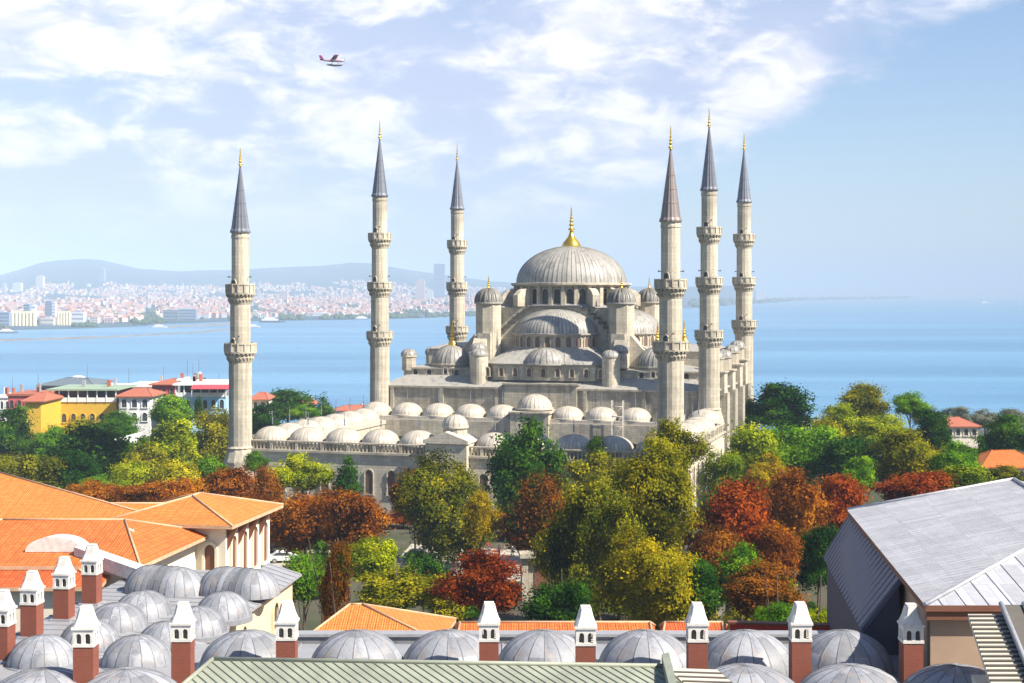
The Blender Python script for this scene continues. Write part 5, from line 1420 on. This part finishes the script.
boat(363, 319.9, 46, 'white ferry moored just left of the second minaret', FW['blue'])
boat(254, 327, 26, 'small pale boat right of the stout two-balcony minaret', FW['white'])
boat(272, 322.5, 60, 'long dark ship along the waterfront between the two left minarets', FW['dark'])

# ------------------------------------------------------------------ seaplane
def build_plane():
    Y = 560; root = empty('seaplane', P(333, 61, Y), R(12), 'small dark red and white seaplane flying over the minarets', 'seaplane'); root.rotation_euler = (0, R(-2), R(14)); root.scale = (.9, .9, .9)
    mp, mw_, mg = plain('plum paint', (.22, .02, .10), .4), plain('pinkish paint', (.42, .28, .36), .4), plain('grey float', (.25, .27, .33), .4)
    MB().tube([(4.9, 0, .0), (4.6, 0, .05), (3.6, 0, .15), (1.5, 0, .35), (-.5, 0, .35), (-2.5, 0, .25), (-5.0, 0, .45)], [.12, .45, .62, .8, .78, .5, .18], 14).build('fuselage', mw_, root)
    MB().tube([(1.6, 0, .86), (.6, 0, 1.12), (-.8, 0, .85)], [.1, .45, .1], 10).build('cockpit', M['glass'], root)
    f = MB().extrude([(1.5, -7.2, 1.35), (-.3, -7.2, 1.35), (-.4, 0, 1.2), (1.7, 0, 1.2)], (0, 0, .18)); f.extrude([(1.7, 0, 1.2), (-.4, 0, 1.2), (-.3, 7.2, 1.35), (1.5, 7.2, 1.35)], (0, 0, .18)); f.build('wing', mp, root)
    MB().extrude([(-3.6, -.1, .5), (-5.3, -.1, .4), (-5.9, -.1, 2.4), (-4.9, -.1, 2.4)], (0, .2, 0)).build('tail_fin', mp, root)
    MB().extrude([(-4.2, -2.3, .6), (-5.3, -2.3, .6), (-5.3, 2.3, .6), (-4.2, 2.3, .6)], (0, 0, .12)).build('tailplane', mp, root)
    for s in (-1.3, 1.3):
        fl = MB().tube([(4.4, s, -1.35), (3.4, s, -1.65), (.5, s, -1.75), (-2.9, s, -1.5)], [.08, .36, .4, .1], 10).build('float', mg, root)
        mb = MB()
        for x in (2.2, -.4): mb.tube([(x, s, -1.5), (x, s * .4, -.2)], [.07, .07], 5)
        mb.build('strut', mg, fl)
    MB().box(4.95, 5.02, -.1, .1, -1.3, 1.3).build('propeller', M['seam_dark'], root)
build_plane()

# ------------------------------------------------------------------ park: people, kiosk, cars, railings
def person_proto():
    """one continuous walking figure, clothes and hair as parts"""
    def skin(verts, edges, rads, mat, name, parent):
        me = bpy.data.meshes.new(name); me.from_pydata(verts, edges, []); me.materials.append(mat)
        o = bpy.data.objects.new(name, me); COL.objects.link(o); o.parent = parent
        o.modifiers.new('skin', 'SKIN'); o.modifiers.new('sub', 'SUBSURF').levels = 1; o.modifiers['sub'].render_levels = 1
        if not me.skin_vertices: me.skin_vertices.new() if hasattr(me.skin_vertices, 'new') else None
        return o, me
    return None
def person_mesh(stride=.22, arm=.2):
    """body grown from rings along limbs, welded at the joints; faces +X"""
    mb = MB()
    def limb(p, r, n=8, m=0): mb.tube(p, r, n, m)
    # torso, neck, head in one run
    limb([(0, 0, .88), (0, 0, .98), (.01, 0, 1.12), (.01, 0, 1.28), (0, 0, 1.40), (0, 0, 1.46)], [.13, .155, .14, .165, .13, .06], 12, 1)
    limb([(0, 0, 1.40), (.01, 0, 1.50), (.02, 0, 1.54), (.02, 0, 1.62), (.015, 0, 1.69), (.01, 0, 1.735)], [.055, .052, .075, .096, .088, .02], 10, 0)
    limb([(.1, 0, 1.60), (.125, 0, 1.59)], [.022, .012], 5, 0)
    limb([(-.02, 0, 1.60), (-.01, 0, 1.68), (0, 0, 1.75)], [.095, .1, .03], 10, 3)
    for s in (-1, 1):
        st = stride * s
        limb([(0, .09 * s, .95), (st * .45, .09 * s, .50), (st * .8 - .05, .09 * s, .09)], [.098, .062, .042], 8, 2)
        limb([(st * .8 - .09, .09 * s, .045), (st * .8 + .04, .09 * s, .04), (st * .8 + .15, .09 * s, .03)], [.042, .045, .03], 6, 4)
        at = -arm * s
        limb([(0, .17 * s, 1.40), (0, .205 * s, 1.36), (at * .5 - .02, .235 * s, 1.12), (at, .24 * s, .90)], [.04, .062, .046, .036], 8, 1)
        limb([(at, .24 * s, .90), (at + .02, .24 * s, .82)], [.034, .03], 6, 0)
        for k in range(4): limb([(at + .0 + .014 * k, .24 * s, .82), (at + .025 + .014 * k, .235 * s, .775), (at + .04 + .012 * k, .225 * s, .74 + .006 * abs(k - 1.5))], [.010, .009, .007], 5, 0)
        limb([(at + .03, .235 * s, .87), (at + .07, .225 * s, .83), (at + .08, .22 * s, .80)], [.012, .010, .008], 5, 0)
    return mb
skin_m = plain('skin', (.50, .30, .20), .6); hair_m = plain('dark hair', (.03, .02, .015), .6); shoe_m = plain('dark shoes', (.03, .03, .03), .6)
cl = {n: plain(n + ' cloth', c, .85) for n, c in (('white', (.75, .73, .70)), ('red', (.55, .04, .05)), ('green', (.08, .35, .12)), ('blue', (.05, .10, .30)), ('dark', (.03, .03, .04)), ('pink', (.65, .25, .38)), ('tan', (.45, .34, .2)))}
def person(px, Y, top, bot, rz, label, z=None):
    x = (px - 512) * Y / F
    o = person_mesh(random.uniform(.12, .3), random.uniform(.1, .25)).build('person', [skin_m, cl[top], cl[bot], hair_m, shoe_m], None, (x, Y, (ground_z(x, Y) if z is None else z) + .004), rz, uv=False)
    tag(o, label, 'person', None)
for a in ((478, 196, 'white', 'dark', .3, 'person in a white shirt walking left of the park kiosk'), (488, 199, 'red', 'blue', 2.6, 'person in a red top and blue trousers on the paved square'),
          (499, 195, 'pink', 'dark', 1.2, 'person in a pink top and dark trousers among the walkers on the square'), (505, 201, 'green', 'tan', .2, 'person in a green top on the paved square'),
          (512, 196, 'white', 'tan', 3.0, 'person in a white shirt and tan trousers on the paved square'), (518, 199, 'red', 'dark', .9, 'person in a red top and dark trousers near the brown-orange tree'),
          (462, 186, 'blue', 'dark', 2.2, 'person in dark blue under the big green and gold tree'), (470, 188, 'white', 'blue', .1, 'person in a white top and blue trousers under the big green and gold tree'),
          (838, 148, 'pink', 'dark', 2.9, 'person in pink behind the railing right of the shrubs'), (831, 149, 'white', 'tan', .4, 'person in white behind the railing right of the shrubs')):
    person(*a)
def kiosk():
    Y = 168; a = P(546, 578, Y); root = empty('kiosk', (a.x, Y, 1.0), .05, 'low stone kiosk with a broad ledge roof and a dark brown shutter', 'kiosk')
    h = ZY(553, Y) - 1; 
    for x in (-2.4, 2.0): MB().box(x - .35, x + .35, -.2, 3, 0, h - .5).build('pier', M['stone_clean'], root)
    MB().box(-2.0, 1.6, .3, 3, 0, h - .52).build('wall', M['stone_dark'], root)
    MB().box(-1.3, .9, .2, .298, h * .2, h - .9).build('shutter', M['wood'], root)
    MB().box(-3.0, 2.6, -.7, 3.4, h - .49, h).build('roof', M['stone_clean'], root)
kiosk()
def park_wall(px0, px1, py, Y, label):
    a, b = P(px0, py, Y), P(px1, py, Y); root = empty('park_wall', (a.x, Y, 1), 0, label, 'wall'); h = max(.6, a.z - 1)
    MB().box(0, b.x - a.x, 0, .5, 0, h).build('wall_body', M['stone_dark'], root)
    MB().box(-.1, b.x - a.x + .1, -.12, .62, h + .004, h + .25).build('coping', M['plaster_pale'], root)
park_wall(676, 735, 553, 160, 'pale topped low wall below the dark red tree')
park_wall(300, 345, 553, 176, 'pale topped low wall behind the bright green bushy tree')
pl = empty('memorial_pillar', P(535, 552, 175), 0, 'white stone pillar standing behind the kiosk roof', 'pillar'); pl.location.z = 1
MB().box(-.55, .55, -.55, .55, 0, .6).build('plinth', M['stone_clean'], pl); MB().lathe([(.42, .6), (.36, 5.6), (.5, 5.7), (.5, 6.0)], 8, cap=True).build('column', M['plaster_white'], pl)
def car(px, Y, m, rz, label):
    x = (px - 512) * Y / F; root = empty('parked_car', (x, Y, ground_z(x, Y)), rz, label, 'car')
    pr = [(-2.1, .35), (2.1, .35), (2.15, .7), (1.9, .85), (.95, .95), (.45, 1.42), (-1.1, 1.45), (-1.75, .98), (-2.1, .9)]
    MB().extrude([(x_, -.85, z) for x_, z in pr], (0, 1.7, 0)).build('body', m, root)
    gl = [(.85, .98), (.42, 1.36), (-1.05, 1.38), (-1.6, 1.0)]
    MB().extrude([(x_, -.86, z) for x_, z in gl], (0, 1.72, 0)).build('window', M['glass'], root)
    for wx in (-1.3, 1.3):
        for wy in (-.8, .8):
            w = MB().lathe([(.06, -.1), (.33, -.1), (.33, .1), (.06, .1)], 14).build('wheel', M['seam_dark'], root, (wx, wy, .33)); w.rotation_euler = (PI / 2, 0, 0)
            r_ = MB().lathe([(.01, .11), (.19, .11), (.19, -.11), (.01, -.11)], 10).build('rim', M['lead_flat'], w)
for a in ((285, 192, plain('white car paint', (.75, .75, .75), .3), .1, 'white car parked under the orange trees on the left'), (312, 190, plain('silver car paint', (.45, .46, .48), .3), .0, 'silver car parked under the orange trees, right of the white one'), (420, 193, plain('dark car paint', (.03, .035, .05), .3), .05, 'dark car parked left of the big green and gold tree')):
    car(*a)
def railing():
    a, b = P(808, 640, 118), P(872, 640, 112); root = empty('railing', (a.x, a.y, 1), 0, 'dark iron railing in front of the path beside the lean-to', 'railing')
    d = Vector((b.x - a.x, b.y - a.y)); n = 9; mb = MB(); post = MB()
    for i in range(n + 1): post.box(d.x * i / n - .06, d.x * i / n + .06, d.y * i / n - .06, d.y * i / n + .06, 0, 9.5)
    post.build('post', M['seam_dark'], root)
    for z in (6.0, 9.3): mb.extrude([(0, 0, z), (d.x, d.y, z), (d.x, d.y, z + .12), (0, 0, z + .12)], (0, .07, 0))
    mb.build('rail', M['seam_dark'], root)
railing()
